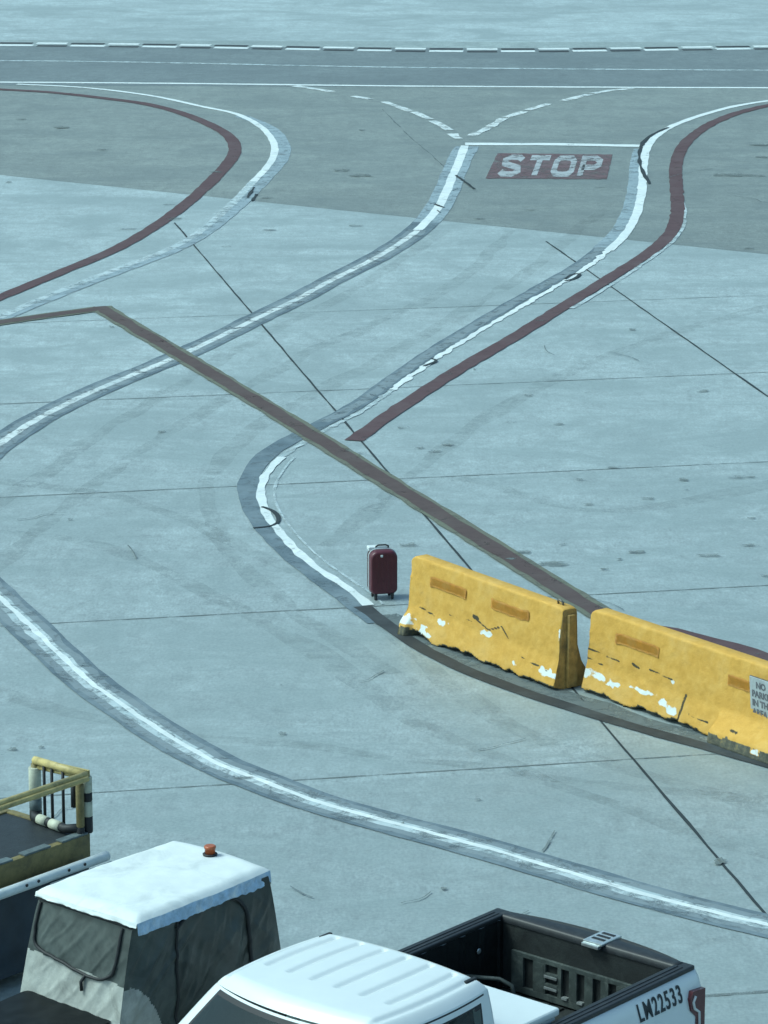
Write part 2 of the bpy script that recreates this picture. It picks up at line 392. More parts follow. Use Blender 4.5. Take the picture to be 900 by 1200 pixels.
# stop bar, turn dashes
ribbon('stop_bar', [(545, 169.2), (650, 169.6), (755, 171.5)], .34, .017, M['white_new'], jit=.02)
ribbons('turn_dashes', [[(345, 101), (365, 104), (390, 108)], [(413, 113), (434, 116.5)], [(450, 119.5), (465, 125), (482, 131)], [(484, 131.5), (504, 140)], [(506, 142), (517, 147), (527, 153)], [(530, 157), (537, 163)],
    [(553, 159.5), (562, 155), (572, 150)], [(574, 149), (591, 139)], [(592, 138), (615, 131)], [(618, 129.5), (643, 122)], [(660, 118.5), (690, 111)], [(694, 110), (715, 106.5), (742, 104)]], .21, .017, M['white'], jit=.03)

# STOP legend: red panel with four stroked letters
Q = [G(583, 180), G(718, 181.5), G(711, 210.5), G(569, 209.5)]
def bil(s, t, z):   # s left-right, t top-bottom
    p = (Q[0] * (1 - s) + Q[1] * s) * (1 - t) + (Q[3] * (1 - s) + Q[2] * s) * t
    return Vector((p.x, p.y, z * ZS))
b = MB(); b.grid(lambda s, t: bil(s + .006 * noise.noise(Vector((t * 9, 1, s * 9))), t + .02 * noise.noise(Vector((s * 20, 4, t * 8))), .018), 40, 14, smooth=False); struct(b.build('stop_panel', M['stop_red']))
GL = {'S': [[(.95, .2), (.75, .06), (.3, .06), (.08, .2), (.12, .4), (.45, .5), (.85, .6), (.92, .8), (.7, .94), (.25, .94), (.05, .8)]],
      'T': [[(0, .07), (1, .07)], [(.5, .07), (.5, 1)]],
      'O': [[(.5, .06), (.2, .08), (.06, .25), (.06, .75), (.2, .92), (.5, .94), (.8, .92), (.94, .75), (.94, .25), (.8, .08), (.5, .06)]],
      'P': [[(.1, 1), (.1, .07), (.7, .07), (.92, .2), (.92, .42), (.7, .56), (.1, .56)]]}
def stroke(b, pts, w, fn):
    pts = [Vector((p[0], p[1], 0)) for p in pts]; n = len(pts); prev = None
    closed = (pts[0] - pts[-1]).length < 1e-6
    for i in range(n):
        t1 = (pts[i] - pts[i - 1]) if i else (pts[1] - pts[0]); t2 = (pts[i + 1] - pts[i]) if i < n - 1 else t1
        if closed and i in (0, n - 1): t1 = pts[n - 1] - pts[n - 2]; t2 = pts[1] - pts[0]
        t1.normalize(); t2.normalize(); t = (t1 + t2).normalized(); nn = Vector((-t.y, t.x, 0)); k = min(1.5, 1 / max(.5, nn.dot(Vector((-t1.y, t1.x, 0)))))
        l = b.bm.verts.new(fn(pts[i] + nn * w / 2 * k)); r = b.bm.verts.new(fn(pts[i] - nn * w / 2 * k))
        if prev: b.bm.faces.new((prev[0], prev[1], r, l))
        prev = (l, r)
b = MB()
for i, ch in enumerate('STOP'):
    for li, st in enumerate(GL[ch]):
        stroke(b, st, .28, lambda p, i=i, li=li: bil(.085 + i * .222 + p.x * .168, .12 + p.y * .76, .023 + .0015 * li + .0002 * i))
struct(b.build('stop_lettering', M['stop_white']))

ribbons('tyre_tracks', [[(-40, 620), (120, 640), (330, 740), (520, 860), (760, 960), (940, 1010)], [(-40, 560), (160, 590), (400, 700), (600, 850), (940, 960)], [(-40, 800), (140, 850), (400, 880), (800, 930), (940, 940)],
    [(520, 270), (430, 330), (260, 420), (100, 520), (-40, 620)], [(600, 270), (520, 340), (330, 430), (120, 560), (-40, 700)], [(700, 250), (600, 330), (430, 430), (300, 500), (240, 580), (300, 680), (460, 790)], [(940, 560), (700, 600), (520, 560), (380, 640)], [(940, 350), (760, 400), (600, 470), (430, 600)]], .24, .005, M['track'], jit=.06, fj=1)
# cracks and skid curls
ribbons('pavement_cracks', [[(783, 150), (765, 158), (753, 168), (749, 182), (750, 195), (755, 205), (761, 216)]], .075, .028, M['joint_dark'], jit=.02)
ribbons('pavement_cracks', [[(297, 620), (308, 619), (322, 617), (327, 611), (324, 603), (316, 598), (306, 595)], [(505, 421), (512, 424), (497, 430)],
    [(662, 330), (672, 328), (680, 321), (672, 322), (662, 328)], [(509, 240), (520, 244)], [(512, 247), (516, 250)],
    [(535, 206), (556, 222)], [(296, 236), (301, 228)], [(290, 232), (298, 220)]], .055, .028, M['joint_dark'], jit=.015, step=.1)
rc = random.Random(11)
cr = [[(638, 406), (639, 410), (643, 414), (650, 417)]]
for (x0, y0, n, sx, sy) in [(690, 700, 5, 10, 4), (60, 960, 5, 10, -5), (470, 1060, 5, 12, -6), (650, 975, 4, -5, 8), (340, 1040, 4, 9, 6), (590, 1080, 4, 9, -4), (20, 610, 4, 14, -3), (640, 760, 3, 9, 4), (720, 415, 3, 12, 6), (780, 210, 5, 16, -3), (860, 230, 5, 12, 2), (420, 800, 4, 14, -5), (560, 880, 5, 12, -3), (150, 640, 3, 5, 5)]:
    p = [x0, y0]; l = []
    for k in range(n): l.append(tuple(p)); p[0] += sx * rc.uniform(.5, 1.5); p[1] += sy * rc.uniform(.3, 1.6)
    cr.append(l)
ribbons('faint_cracks', cr, .014, .027, M['joint'], jit=.003, step=.1)
def blobs(name, L, m, z=.030):
    b = MB()
    for k, (px, py, w, h) in enumerate(L):
        a = G(px - w / 2, py); c = G(px + w / 2, py); rx = (c.x - a.x) / 2; ry = (G(px, py - h / 2).y - G(px, py + h / 2).y) / 2 * .8; rx *= 1.1; cc = G(px, py)
        vs = []
        for i in range(22):
            t = i / 22 * 2 * math.pi; q = 1 + .8 * noise.noise(Vector((math.cos(t) * 1.7, math.sin(t) * 1.7, k * 3.1)))
            vs.append(b.bm.verts.new((cc.x + rx * q * math.cos(t), cc.y + ry * q * math.sin(t), z * ZS)))
        b.bm.faces.new(vs)
    return struct(b.build(name, m))
blobs('oil_stains', [(425, 206, 28, 4), (400, 200, 18, 3), (205, 257, 18, 3), (72, 150, 14, 3), (120, 176, 9, 2), (868, 560, 26, 4), (800, 563, 12, 3), (722, 549, 25, 2), (680, 563, 9, 2.5), (600, 496, 12, 2), (646, 662, 34, 7), (614, 648, 14, 4), (830, 652, 26, 4), (748, 648, 16, 3), (525, 522, 10, 3), (508, 530, 14, 3), (492, 526, 10, 3), (895, 185, 14, 3),
    (741, 387, 8, 3), (480, 640, 20, 5), (14, 879, 9, 4), (48, 877, 7, 4), (285, 913, 20, 3), (520, 1043, 6, 4), (865, 206, 44, 5), (893, 170, 26, 3), (760, 585, 14, 3), (690, 592, 10, 3), (655, 498, 10, 2), (880, 640, 16, 3), (700, 800, 8, 4), (331, 861, 8, 5), (843, 1010, 14, 9)], M['stain'])
rr = random.Random(5)
blobs('small_stains', [(rr.uniform(0, 900), rr.uniform(330, 1150), rr.uniform(3, 9), rr.uniform(1.0, 2.2)) for _ in range(26)] + [(rr.uniform(430, 900), rr.uniform(420, 720), rr.uniform(5, 14), rr.uniform(1.5, 3)) for _ in range(12)] + [(rr.uniform(0, 900), rr.uniform(110, 300), rr.uniform(5, 16), rr.uniform(1.0, 2)) for _ in range(14)], M['stain'], .029)

# ------------------------------------------------------------------ barriers
def barrier_mat():
    m, nt, b = new_mat('worn_yellow_concrete_paint'); v = coords(nt)
    at = N(nt, 'ShaderNodeAttribute', attribute_name='wear'); sp = N(nt, 'ShaderNodeSeparateColor'); nt.links.new(at.outputs['Color'], sp.inputs[0])
    c = ramp(nt, nz(nt, v, 7, 8, .7, .3), [(.34, (.55, .305, .060)), (.5, (.60, .340, .072)), (.66, (.64, .38, .095))])
    c = mix(nt, c, (.64, .42, .15), ramp(nt, nz(nt, v, 2.3, 6, .7), [(.5, 0), (.7, .5)]))
    c = mix(nt, c, (.20, .15, .075), ramp(nt, nz(nt, coords(nt, (1, 1, 2.5)), 5, 8, .78, .8), [(.60, 0), (.78, .38)]))
    gr = nz(nt, v, 12, 9, .8, .8)
    def th(ch, lo=.42, hi=.6):
        a = N(nt, 'ShaderNodeMath', operation='ADD'); nt.links.new(sp.outputs[ch], a.inputs[0])
        s_ = N(nt, 'ShaderNodeMath', operation='MULTIPLY'); nt.links.new(gr, s_.inputs[0]); s_.inputs[1].default_value = 1.1
        nt.links.new(s_.outputs[0], a.inputs[1])
        return ramp(nt, a.outputs[0], [(lo + .42, 0), (hi + .38, 1)])
    c = mix(nt, c, ramp(nt, nz(nt, v, 14, 6, .7), [(.3, (.045, .05, .042)), (.55, (.12, .12, .09)), (.75, (.28, .22, .09))]), th(0))
    c = mix(nt, c, (.66, .71, .69), th(1))
    c = mix(nt, c, (.06, .055, .035), th(2))
    nt.links.new(c, b.inputs['Base Color']); b.inputs['Roughness'].default_value = .75; b.inputs['Specular IOR Level'].default_value = .25
    bump(nt, b, nz(nt, v, 11, 8, .7), .55, .02)
    return m
M['barrier'] = barrier_mat()
M['orange_patch'] = simple('orange_reflector', (.60, .29, .035), .5, .12, 14, dirt=(.60, .36, .09), dirt_amt=.8)
M['end_yellow'] = M['barrier']
def segd(p, a, c):
    a = Vector(a); c = Vector(c); p = Vector(p); d = c - a; t = max(0, min(1, (p - a).dot(d) / d.dot(d))); return (p - a - d * t).length
def make_barrier(label, org, ang, L, foot, intact, chips, cracks, patches, seed):
    root = empty('concrete_barrier', label, 'barrier', (org[0] * .995, org[1] * .995, 0), ang, 'yellow concrete barriers along the black band'); root.scale = (1, 1, 1.06)
    dx = .018; n = int(L / dx); b = MB(); bm = b.bm
    cl = bm.verts.layers.float_color.new('wear')
    zz = [.795, .78, .76] + [.76 - .018 * k for k in range(1, 42)] + [0]
    rows = []
    for i in range(n + 1):
        x = L * i / n
        k = intact(x)                                          # 1 = foot still there
        kk = k; jag = .030 + .065 * noise.noise(Vector((x * 2.3, seed, 0))) +   .035 * noise.noise(Vector((x * 6, seed, 3))) + .008 * noise.noise(Vector((x * 23, seed, 3)))
        prof = []
        prof.append((foot, 0)); prof.append((foot * .97, .09)); prof.append((.16, .26)); prof.append((.115, .42)); prof.append((.09, .77)); prof.append((.082, .80)); prof.append((.065, .81)); prof.append((-.06, .81)); 
        prof.append((-.078, .804))
        for z in zz:
            if z > .3: y = .086 + (.79 - z) * .09
            elif z > .12: 
                s_ = (.3 - z) / .18; y = .130 + s_ ** 1.4 * (foot * .93 - .130)
            else: y = foot * (.93 + .07 * (.12 - z) / .12)
            yb = .130 + (.3 - z) * .28 if z < .3 else y          # broken face
            if z < jag: yb = .14 - .05 * (jag - z) / jag + .03 * noise.noise(Vector((x * 9, z * 22, seed)))
            y = y * kk + yb * (1 - kk)
            y += .006 * noise.noise(Vector((x * 4, z * 5, seed + 5))) + .004 * noise.noise(Vector((x * 17, z * 17, seed)))
            prof.append((-y, z))
        row = []
        rnd = min(x, L - x)
        for (y, z) in prof:
            e = 0
            zt = z
            if z > .6:                                         # worn rounded upper corners
                zt = z - (.05 if x < L / 2 else .02) * max(0, 1 - rnd / .09) ** 2
            xe = x
            if rnd < .001:
                xe = x + (1 if x < L / 2 else -1) * (.012 + .02 * noise.noise(Vector((y * 9, z * 7, seed + x))))
            vtx = bm.verts.new((xe, y, zt)); 
            raw_shade = 0; wh = 0; ck = 0
            if y < 0:
                if k < .5 and z < jag + .012: raw_shade = 1
                if k >= .5 and z < .1 + .03 * noise.noise(Vector((x * 11, 0, seed))): raw_shade = .62  # intact foot's bottom edge: dark staining with the shadow there painted in
                for (cx, cz, rx, rz) in chips:
                    d = math.hypot((x - cx) / rx, (z - cz) / rz); wh = max(wh, max(0, 1.35 - d + .9 * noise.noise(Vector((x * 16, z * 24, seed)))) * .75)
                for (A, B_, w) in cracks:
                    d = segd((x, z, 0), (A[0], A[1], 0), (B_[0], B_[1], 0)); ck = max(ck, max(0, 1 - d / w) * .7)
            wh = min(wh, .8)
            if wh > .3: raw_shade = 0
            vtx[cl] = (raw_shade, wh, ck, 1); row.append(vtx)
        rows.append(row)
    for a, c in zip(rows, rows[1:]):
        for j in range(len(a) - 1):
            f = bm.faces.new((a[j], a[j + 1], c[j + 1], c[j])); f.smooth = True
        bm.faces.new((a[-1], a[0], c[0], c[-1]))
    # end faces with the joint keyway: a vertical step
    for row, s_ in ((rows[0], 1), (rows[-1], -1)):
        m_ = len(row); 
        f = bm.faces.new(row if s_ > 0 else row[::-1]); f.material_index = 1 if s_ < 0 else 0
    o = b.build('barrier_body', [M['barrier'], M['endmat']], root)
    # keyway ridge on the far end
    r = MB(); r.prism([(-.04, .02), (.075, .02), (.075, .3), (.035, .74), (-.035, .74)], 'x', L - .004, L + .035)
    k_ = r.build('end_key', M['endmat'], root)
    for (x0, x1, z0, z1) in patches:
        p = MB()
        yf = lambda z: -(.086 + (.79 - z) * .09) - .006
        p.grid(lambda s, t: (x0 + (x1 - x0) * s + .010 * noise.noise(Vector((t * 6, x0, 1))), yf(z0 + (z1 - z0) * t) - .004, z0 + (z1 - z0) * t + .012 * noise.noise(Vector((s * 7, x0, 2)))), 20, 4)
        bmesh.ops.solidify(p.bm, geom=p.bm.faces[:], thickness=.006)
        p.build('reflective_strip', M['orange_patch'], root)
    return root
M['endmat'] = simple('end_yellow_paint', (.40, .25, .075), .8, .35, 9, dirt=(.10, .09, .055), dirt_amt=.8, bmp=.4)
M['steel'] = simple('rusty_steel', (.16, .15, .13), .5, .3, 20, metal=.6)
def sst(x, a, c): t = max(0, min(1, (x - a) / (c - a))); return t * t * (3 - 2 * t)
bar1 = make_barrier('chipped yellow concrete barrier standing next to the maroon suitcase, its toe mostly broken off', (.364, 37.164), math.atan2(-.815, .579), 2.65, .28,
    lambda x: max(1 - sst(x, .12, .17), 0), [(.06, .16, .12, .05), (.34, .10, .10, .05), (.46, .08, .05, .03), (.66, .245, .10, .035), (1.42, .30, .12, .03), (2.52, .15, .20, .04), (2.62, .55, .02, .06), (1.95, .12, .05, .02)],
    [((1.22, .40), (1.44, .34), .018), ((1.44, .34), (1.66, .42), .018), ((1.66, .42), (1.78, .33), .018), ((1.17, .42), (1.25, .41), .04), ((.75, .35), (1.15, .36), .012), ((.2, .32), (.5, .28), .014), ((2.05, .2), (2.5, .17), .012)],
    [(.38, 1.02, .565, .665), (1.46, 2.10, .565, .665)], 1.0)
bk = MB(); bk.tube([(2.46, 0, .80), (2.46, -.01, .84), (2.50, -.02, .86), (2.54, -.01, .84), (2.54, 0, .80)], .012); bk.build('lifting_loop', M['steel'], bar1)
bar2 = make_barrier('yellow concrete barrier carrying a small printed notice, nearer the frame edge', (2.18, 35.01), math.atan2(-.797, .603), 3.05, .34,
    lambda x: sst(x, 2.02, 2.06), [(.05, .20, .07, .05), (.24, .19, .14, .035), (.45, .17, .09, .03), (.90, .20, .22, .02), (1.22, .16, .10, .03), (1.36, .12, .10, .04), (.62, .62, .03, .025), (.85, .62, .03, .02), (1.30, .38, .03, .03), (2.72, .07, .05, .03)],
    [((0, .42), (.5, .40), .014), ((.0, .33), (.25, .31), .013), ((.7, .42), (.8, .40), .025), ((.95, .42), (1.3, .40), .015), ((1.52, .30), (1.47, .05), .03), ((1.6, .14), (1.9, .13), .014), ((2.3, .17), (2.4, .16), .02)],
    [(.42, 1.08, .565, .665), (2.10, 2.42, .53, .63)], 4.0)
# notice on the second barrier
sgm = simple('notice_white_enamel', (.36, .41, .42), .55, .15, 14, dirt=(.25, .27, .27), dirt_amt=.5)
inkm = simple('notice_ink', (.12, .13, .145), .6, .3, 20)
sg = MB(); sg.box(2.44, 2.94, -.006, .006, -.20, .20, .004)
so = sg.build('notice_plate', sgm, bar2); so.rotation_euler = (R(5.1), 0, 0); so.location = (0, -.128, .50)
rim = MB(); rim.box(2.434, 2.946, .006, .012, -.206, .206, .003); ro = rim.build('plate_backing', M['steel'], so)
for k, s in enumerate(['NO', 'PARKING', 'IN THIS', 'AREA']):
    mt = Matrix.Translation((2.47, -.008, .105 - k * .088)) @ Matrix.Rotation(R(90), 4, 'X')
    if k == 0: mt = Matrix.Translation((2.53, -.008, .105)) @ Matrix.Rotation(R(90), 4, 'X')
    text_mesh('notice_lettering', s, .085, inkm, so, mt, .001, .0035, 1.0)

# ------------------------------------------------------------------ suitcase
shell = simple('maroon_polycarbonate', (.088, .017, .027), .38, .15, 12)
shell_s = simple('maroon_fabric_side', (.035, .012, .018), .7, .2, 30)
zipm = simple('pale_grey_piping', (.62, .68, .68), .5, .1, 20)
blk = simple('black_plastic', (.018, .02, .022), .5, .2, 20)
SU = empty('suitcase', 'maroon upright wheeled suitcase left standing alone beside the white line', 'suitcase', (-.02, 38.30, 0), R(13))
def squircle(w, h, r, n=8):
    out = []
    for (cx, cz, a0) in ((w / 2 - r, h - r, 0), (-w / 2 + r, h - r, 90), (-w / 2 + r * .7, r * .7, 180), (w / 2 - r * .7, r * .7, 270)):
        q = r if a0 < 180 else r * .7
        for k in range(n + 1):
            a = R(a0 + 90 * k / n); out.append((cx + q * math.cos(a), cz + q * math.sin(a)))
    return out
def case_half(y0, y1, bulge, m, name):
    b = MB(); prev = None
    steps = [(0, 1.0), (.5, 1.0), (.8, .985), (.93, .95), (1, .89)]
    base = squircle(.31, .50, .085)
    for (t, s_) in steps:
        y = y0 + (y1 - y0) * t
        ring = [b.bm.verts.new((px * s_, y, .065 + .25 + (pz - .25) * s_)) for px, pz in base]
        if prev:
            for k in range(len(ring)): b.bm.faces.new((prev[k], prev[(k + 1) % len(ring)], ring[(k + 1) % len(ring)], ring[k])).smooth = True
        else: b.bm.faces.new(ring[::-1])
        prev = ring
    b.bm.faces.new(prev)
    # raised ribs on the face
    for xx in (-.085, -.03, .03, .085):
        b.box(xx - .012, xx + .012, min(y1, y1 + bulge), max(y1, y1 + bulge), .115, .515, .003)
    return b.build(name, m, SU)
case_half(-.004, -.115, -.004, shell, 'front_shell'); case_half(.004, .11, .004, shell_s, 'rear_shell')
z_ = MB(); z_.tube([(px * 1.005, 0, .315 + (pz - .25) * 1.005) for px, pz in squircle(.31, .50, .085)], .007, 8, closed=True); z_.build('zip_band', zipm, SU)
h_ = MB(); h_.tube([(-.075, .01, .56), (-.07, .01, .595), (-.04, .01, .607), (.04, .01, .607), (.07, .01, .595), (.075, .01, .56)], .010, 8); h_.build('carry_handle', blk, SU)
h_ = MB(); h_.box(-.155, .06, .0, .105, .545, .590, .012); h_.build('telescopic_handle', zipm, SU)
h_ = MB(); h_.box(-.045, -.02, -.128, -.112, .50, .525, .004); h_.build('badge', zipm, SU)
for sx in (-1, 1):
    for sy in (-.085, .075):
        w = MB(); w.box(sx * .095 - .018, sx * .095 + .018, sy - .02, sy + .02, .04, .075, .006)
        w.lathe([(.016, -.014), (.025, -.011), (.025, .011), (.016, .014)], (sx * .095 + .0, sy, .026), 'x', 16)
        w.build('wheel', blk, SU)

# ------------------------------------------------------------------ vehicles share one heading
HD = (-.649, -.760); LF = (.760, -.649); TO = (1.488, 23.98); ANG = math.atan2(HD[1], HD[0])
def TW(f, s, z=0): return (TO[0] + HD[0] * f + LF[0] * s, TO[1] + HD[1] * f + LF[1] * s, z)
wp = simple('white_car_paint', (.66, .715, .72), .28, .03, 4, spec=.6)
wp.node_tree.nodes['Principled BSDF'].inputs['Coat Weight'].default_value = .5
wpd = simple('white_car_paint_groove', (.50, .56, .57), .4, .03, 4)
glass = simple('dark_car_glass', (.035, .055, .062), .06, .3, 3, spec=.9)
def clear_glass():
    m, nt, b = new_mat('tinted_windshield_glass'); b.inputs['Base Color'].default_value = (.03, .05, .055, 1); b.inputs['Roughness'].default_value = .05; b.inputs['Specular IOR Level'].default_value = .9
    tr = N(nt, 'ShaderNodeBsdfTransparent'); tr.inputs[0].default_value = (.62, .74, .76, 1); mx = N(nt, 'ShaderNodeMixShader'); mx.inputs[0].default_value = .38
    nt.links.new(tr.outputs[0], mx.inputs[1]); nt.links.new(b.outputs[0], mx.inputs[2]); nt.links.new(mx.outputs[0], nt.nodes['Material Output'].inputs['Surface']); return m
cglass = clear_glass()
seal = simple('black_rubber_seal', (.012, .015, .018), .6, .1, 30)
liner = simple('black_bed_liner', (.015, .019, .019), .62, .35, 10, dirt=(.045, .056, .05), dirt_amt=.5, bmp=.3, bscale=90)
linerg = simple('scuffed_grey_liner', (.046, .060, .057), .6, .35, 14, dirt=(.17, .20, .18), dirt_amt=.5)
capm = simple('black_rail_cap', (.014, .017, .020), .48, .3, 25, dirt=(.05, .06, .06), dirt_amt=.35)
redl = simple('red_lamp_lens', (.085, .012, .018), .2, .2, 8)
clearl = simple('clear_lamp_lens', (.6, .62, .62), .2, .1, 8)
chrome = simple('bright_metal', (.55, .6, .6), .3, .25, 20, metal=.7)
tyre = simple('tyre_rubber', (.02, .021, .022), .8, .2, 20)
rimm = simple('wheel_rim_alloy', (.35, .37, .38), .35, .1, 20, metal=.8)

PK = empty('pickup_truck', 'white single cab pickup truck with open black cargo bed, LM22533 on its side', 'pickup truck', TW(0, 0), ANG)
# greenhouse: roof top and glass house share one parametrisation (u rear..front, v right..left)
def rim_pt(a, lvl):
    """a in 0..4 runs round the roof: rear, left, front, right; lvl 0 roof edge .. 1 belt line"""
    s = int(a) % 4; t = a - int(a)
    if s == 0: uu, vv = -1, -1 + 2 * t
    elif s == 1: uu, vv = -1 + 2 * t, 1
    elif s == 2: uu, vv = 1, 1 - 2 * t
    else: uu, vv = 1 - 2 * t, -1
    return roof_uv(uu, vv, lvl)
def roof_uv(uu, vv, lvl=0.):
    k = .13
    a = uu * math.sqrt(1 - k * vv * vv); c = vv * math.sqrt(1 - k * uu * uu)
    n_ = math.sqrt(1 - k)
    cx0, hx0, hy0 = 2.62, .56 / n_ * .97, .735 / n_ * .97
    cx1, hx1, hy1 = 3.10, 1.02 / n_ * .97, .92 / n_ * .97
    if lvl > 0: cx = cx0 + (cx1 - cx0) * lvl; hx = hx0 + (hx1 - hx0) * lvl; hy = hy0 + (hy1 - hy0) * lvl ** .85
    else: cx, hx, hy = cx0, hx0, hy0
    x = cx + hx * a; y = hy * c
    if uu > 0: x += (.10 + .10 * lvl) * uu * (1 - vv * vv)
    z = 1.855 - lvl * (1.855 - 1.19)
    if lvl <= 0:
        e = max(abs(uu), abs(vv)); 
        q = 1 - max(0, (e - .80) / .20) ** 2.2
        z = 1.855 + .075 * q + .030 * (1 - vv * vv) * (1 - .4 * uu * uu)
        for g in (-.70, -.42, -.14, .14, .42, .70):
            dv = (vv - g) / .032
            if abs(dv) < 2.5 and -.80 < uu < .42: z -= .020 * math.exp(-dv * dv) * sst(uu, -.86, -.78) * (1 - sst(uu, .30, .5))
        # rain ditch along the sides
        z -= .016 * math.exp(-((abs(vv) - .87) / .028) ** 2) * (1 - sst(abs(uu), .86, .96))
    return (x, y, z)
b = MB(); b.grid(lambda s, t: roof_uv(-1 + 2 * s, -1 + 2 * t), 90, 170); b.build('roof', wp, PK)
def zone(a, l):
    s = int(a) % 4; t = a - int(a)
    if s == 0: return ('g', 'rear_window') if .16 < t < .84 and .12 < l < .78 else (('s', 0) if .13 < t < .87 and .08 < l < .83 else ('b', 0))
    if s in (1, 3):
        uu = t if s == 1 else 1 - t
        f = .86 - .0 * l
        if .115 < uu < f - .02 and .10 < l < .93 and not (uu < .16 and l < .13): return ('g', 'side_window')
        if .095 < uu < f and .075 < l < .96: return ('s', 0)
        if .055 < uu < .9 and .018 < l < .034: return ('s', 0)
        return ('b', 0)
    if .07 < t < .93 and .055 < l < .96: return ('g', 'windshield')
    if .05 < t < .95 and .02 < l < .985: return ('s', 0)
    return ('b', 0)
NA, NL = 72, 60
def gh(name, m, test, off=0., a0=0, a1=4):
    b = MB(); b.grid(lambda s, t: rim_pt(min(a0 + (a1 - a0) * s, 3.99999) if a0 + (a1 - a0) * s >= 4 else a0 + (a1 - a0) * s, max(t, 1e-6) ** 1.0), NA * (a1 - a0), NL, keep=lambda s, t: test(a0 + (a1 - a0) * s, t))
    bmesh.ops.remove_doubles(b.bm, verts=b.bm.verts, dist=.0004)
    return b.build(name, m, PK)
gh('cab_pillars', wp, lambda a, l: zone(a, l)[0] == 'b')
gh('window_seal', seal, lambda a, l: zone(a, l)[0] == 's')
gh('rear_window', glass, lambda a, l: zone(a, l) == ('g', 'rear_window'), a0=0, a1=1)
gh('side_window', cglass, lambda a, l: zone(a, l) == ('g', 'side_window'), a0=1, a1=2)
gh('windshield', cglass, lambda a, l: zone(a, l) == ('g', 'windshield'), a0=2, a1=3)
gh('side_window', cglass, lambda a, l: zone(a, l) == ('g', 'side_window'), a0=3, a1=4)
# black ditch end caps
for sy in (-1, 1):
    q = MB(); p = roof_uv(-.84, .87 * sy); q.box(p[0] - .05, p[0] + .06, p[1] - .014, p[1] + .014, p[2] - .004, p[2] + .014, .005); q.build('roof_trim', seal, PK)
# things one makes out through the glass: dashboard, bench seat, wheel
dashm = simple('grey_dashboard', (.26, .28, .27), .6, .2, 9); seatm = simple('beige_seat_cloth', (.32, .32, .29), .8, .2, 9)
b = MB(); b.box(3.28, 3.98, -.80, .80, 1.198, 1.27, .03); b.box(3.42, 3.60, .20, .60, 1.26, 1.34, .03); b.build('dashboard', dashm, PK)
for yy in (-.40, .40):
    b = MB(); b.box(2.22, 2.42, yy - .27, yy + .27, 1.198, 1.55, .06, 3); b.box(2.24, 2.34, yy - .14, yy + .14, 1.57, 1.74, .04, 3); b.build('seat', seatm, PK)
b = MB(); c = Vector((3.15, .40, 1.40)); ax = Matrix.Rotation(R(-60), 3, 'Y')
b.tube([c + ax @ Vector((.18 * math.cos(k * math.pi / 14), .18 * math.sin(k * math.pi / 14), 0)) for k in range(28)], .016, 8, closed=True); b.tube([c, c + Vector((.25, 0, -.12))], .04, 8); b.build('steering_wheel', seal, PK)
# lower cab, hood, fenders
b = MB()
prof = [(2.10, .42), (2.085, 1.0), (2.10, 1.195), (3.98, 1.195), (4.3, 1.16), (5.25, 1.06), (5.46, .98), (5.52, .80), (5.50, .50), (5.35, .42)]
def loftprof():
    secs = [(-.97, .90), (-.965, .97), (-.93, 1.0), (.93, 1.0), (.965, .97), (.97, .90)]
    prev = None; cz = .72
    for (y, s_) in secs:
        ring = [b.bm.verts.new((3.8 + (px - 3.8) * (s_ if s_ > .95 else .985), y, cz + (pz - cz) * s_)) for px, pz in prof]
        if prev:
            for k in range(len(ring)): b.bm.faces.new((prev[k], prev[(k + 1) % len(ring)], ring[(k + 1) % len(ring)], ring[k]))
        else: b.bm.faces.new(ring[::-1])
        prev = ring
    b.bm.faces.new(prev)
loftprof(); b.build('cab_body', wp, PK)
b = MB(); b.grid(lambda s, t: (4.10 + 1.22 * s + .05 * (1 - (2 * t - 1) ** 2), (-.80 + 1.6 * t) * (1 - .06 * s), 1.205 - .02 * s - .10 * s * s + .035 * (1 - (2 * t - 1) ** 4) + .012 * math.exp(-((abs(2 * t - 1) - .6) / .08) ** 2)), 24, 30); bmesh.ops.solidify(b.bm, geom=b.bm.faces[:], thickness=.03); b.build('hood', wp, PK)
b = MB(); b.box(3.98, 4.12, -.72, .72, 1.185, 1.215, .01); b.build('wiper_cowl', seal, PK)
b = MB(); b.box(5.47, 5.54, -.52, .52, .66, .95, .02)
b.build('grille', seal, PK)
for z in (.72, .80, .88):
    b = MB(); b.box(5.53, 5.56, -.50, .50, z - .014, z + .014, .006); b.build('grille_bar', chrome, PK)
for s in (-1, 1):
    b = MB(); b.box(5.38, 5.53, min(s * .56, s * .90), max(s * .56, s * .90), .72, .95, .03); b.build('headlight', clearl, PK)
    b = MB(); b.box(2.28, 3.86, min(s * .968, s * .985), max(s * .968, s * .985), .50, 1.17, .008)
    d = b.build('door', wp, PK)
    b = MB(); b.box(2.36, 2.56, min(s * .99, s * 1.012), max(s * .99, s * 1.012), 1.02, 1.05, .01); b.build('door_handle', seal, d)
    b = MB(); b.box(3.60, 3.74, min(s * 1.02, s * 1.20), max(s * 1.02, s * 1.20), 1.16, 1.36, .03); b.box(3.64, 3.70, min(s * .95, s * 1.03), max(s * .95, s * 1.03), 1.17, 1.22, .01); b.build('side_mirror', seal, PK)
b = MB(); b.box(5.42, 5.64, -.96, .96, .42, .62, .04); b.build('front_bumper', chrome, PK)
b = MB(); b.box(-.30, -.08, -.92, .92, .42, .60, .03); b.build('rear_bumper', chrome, PK)
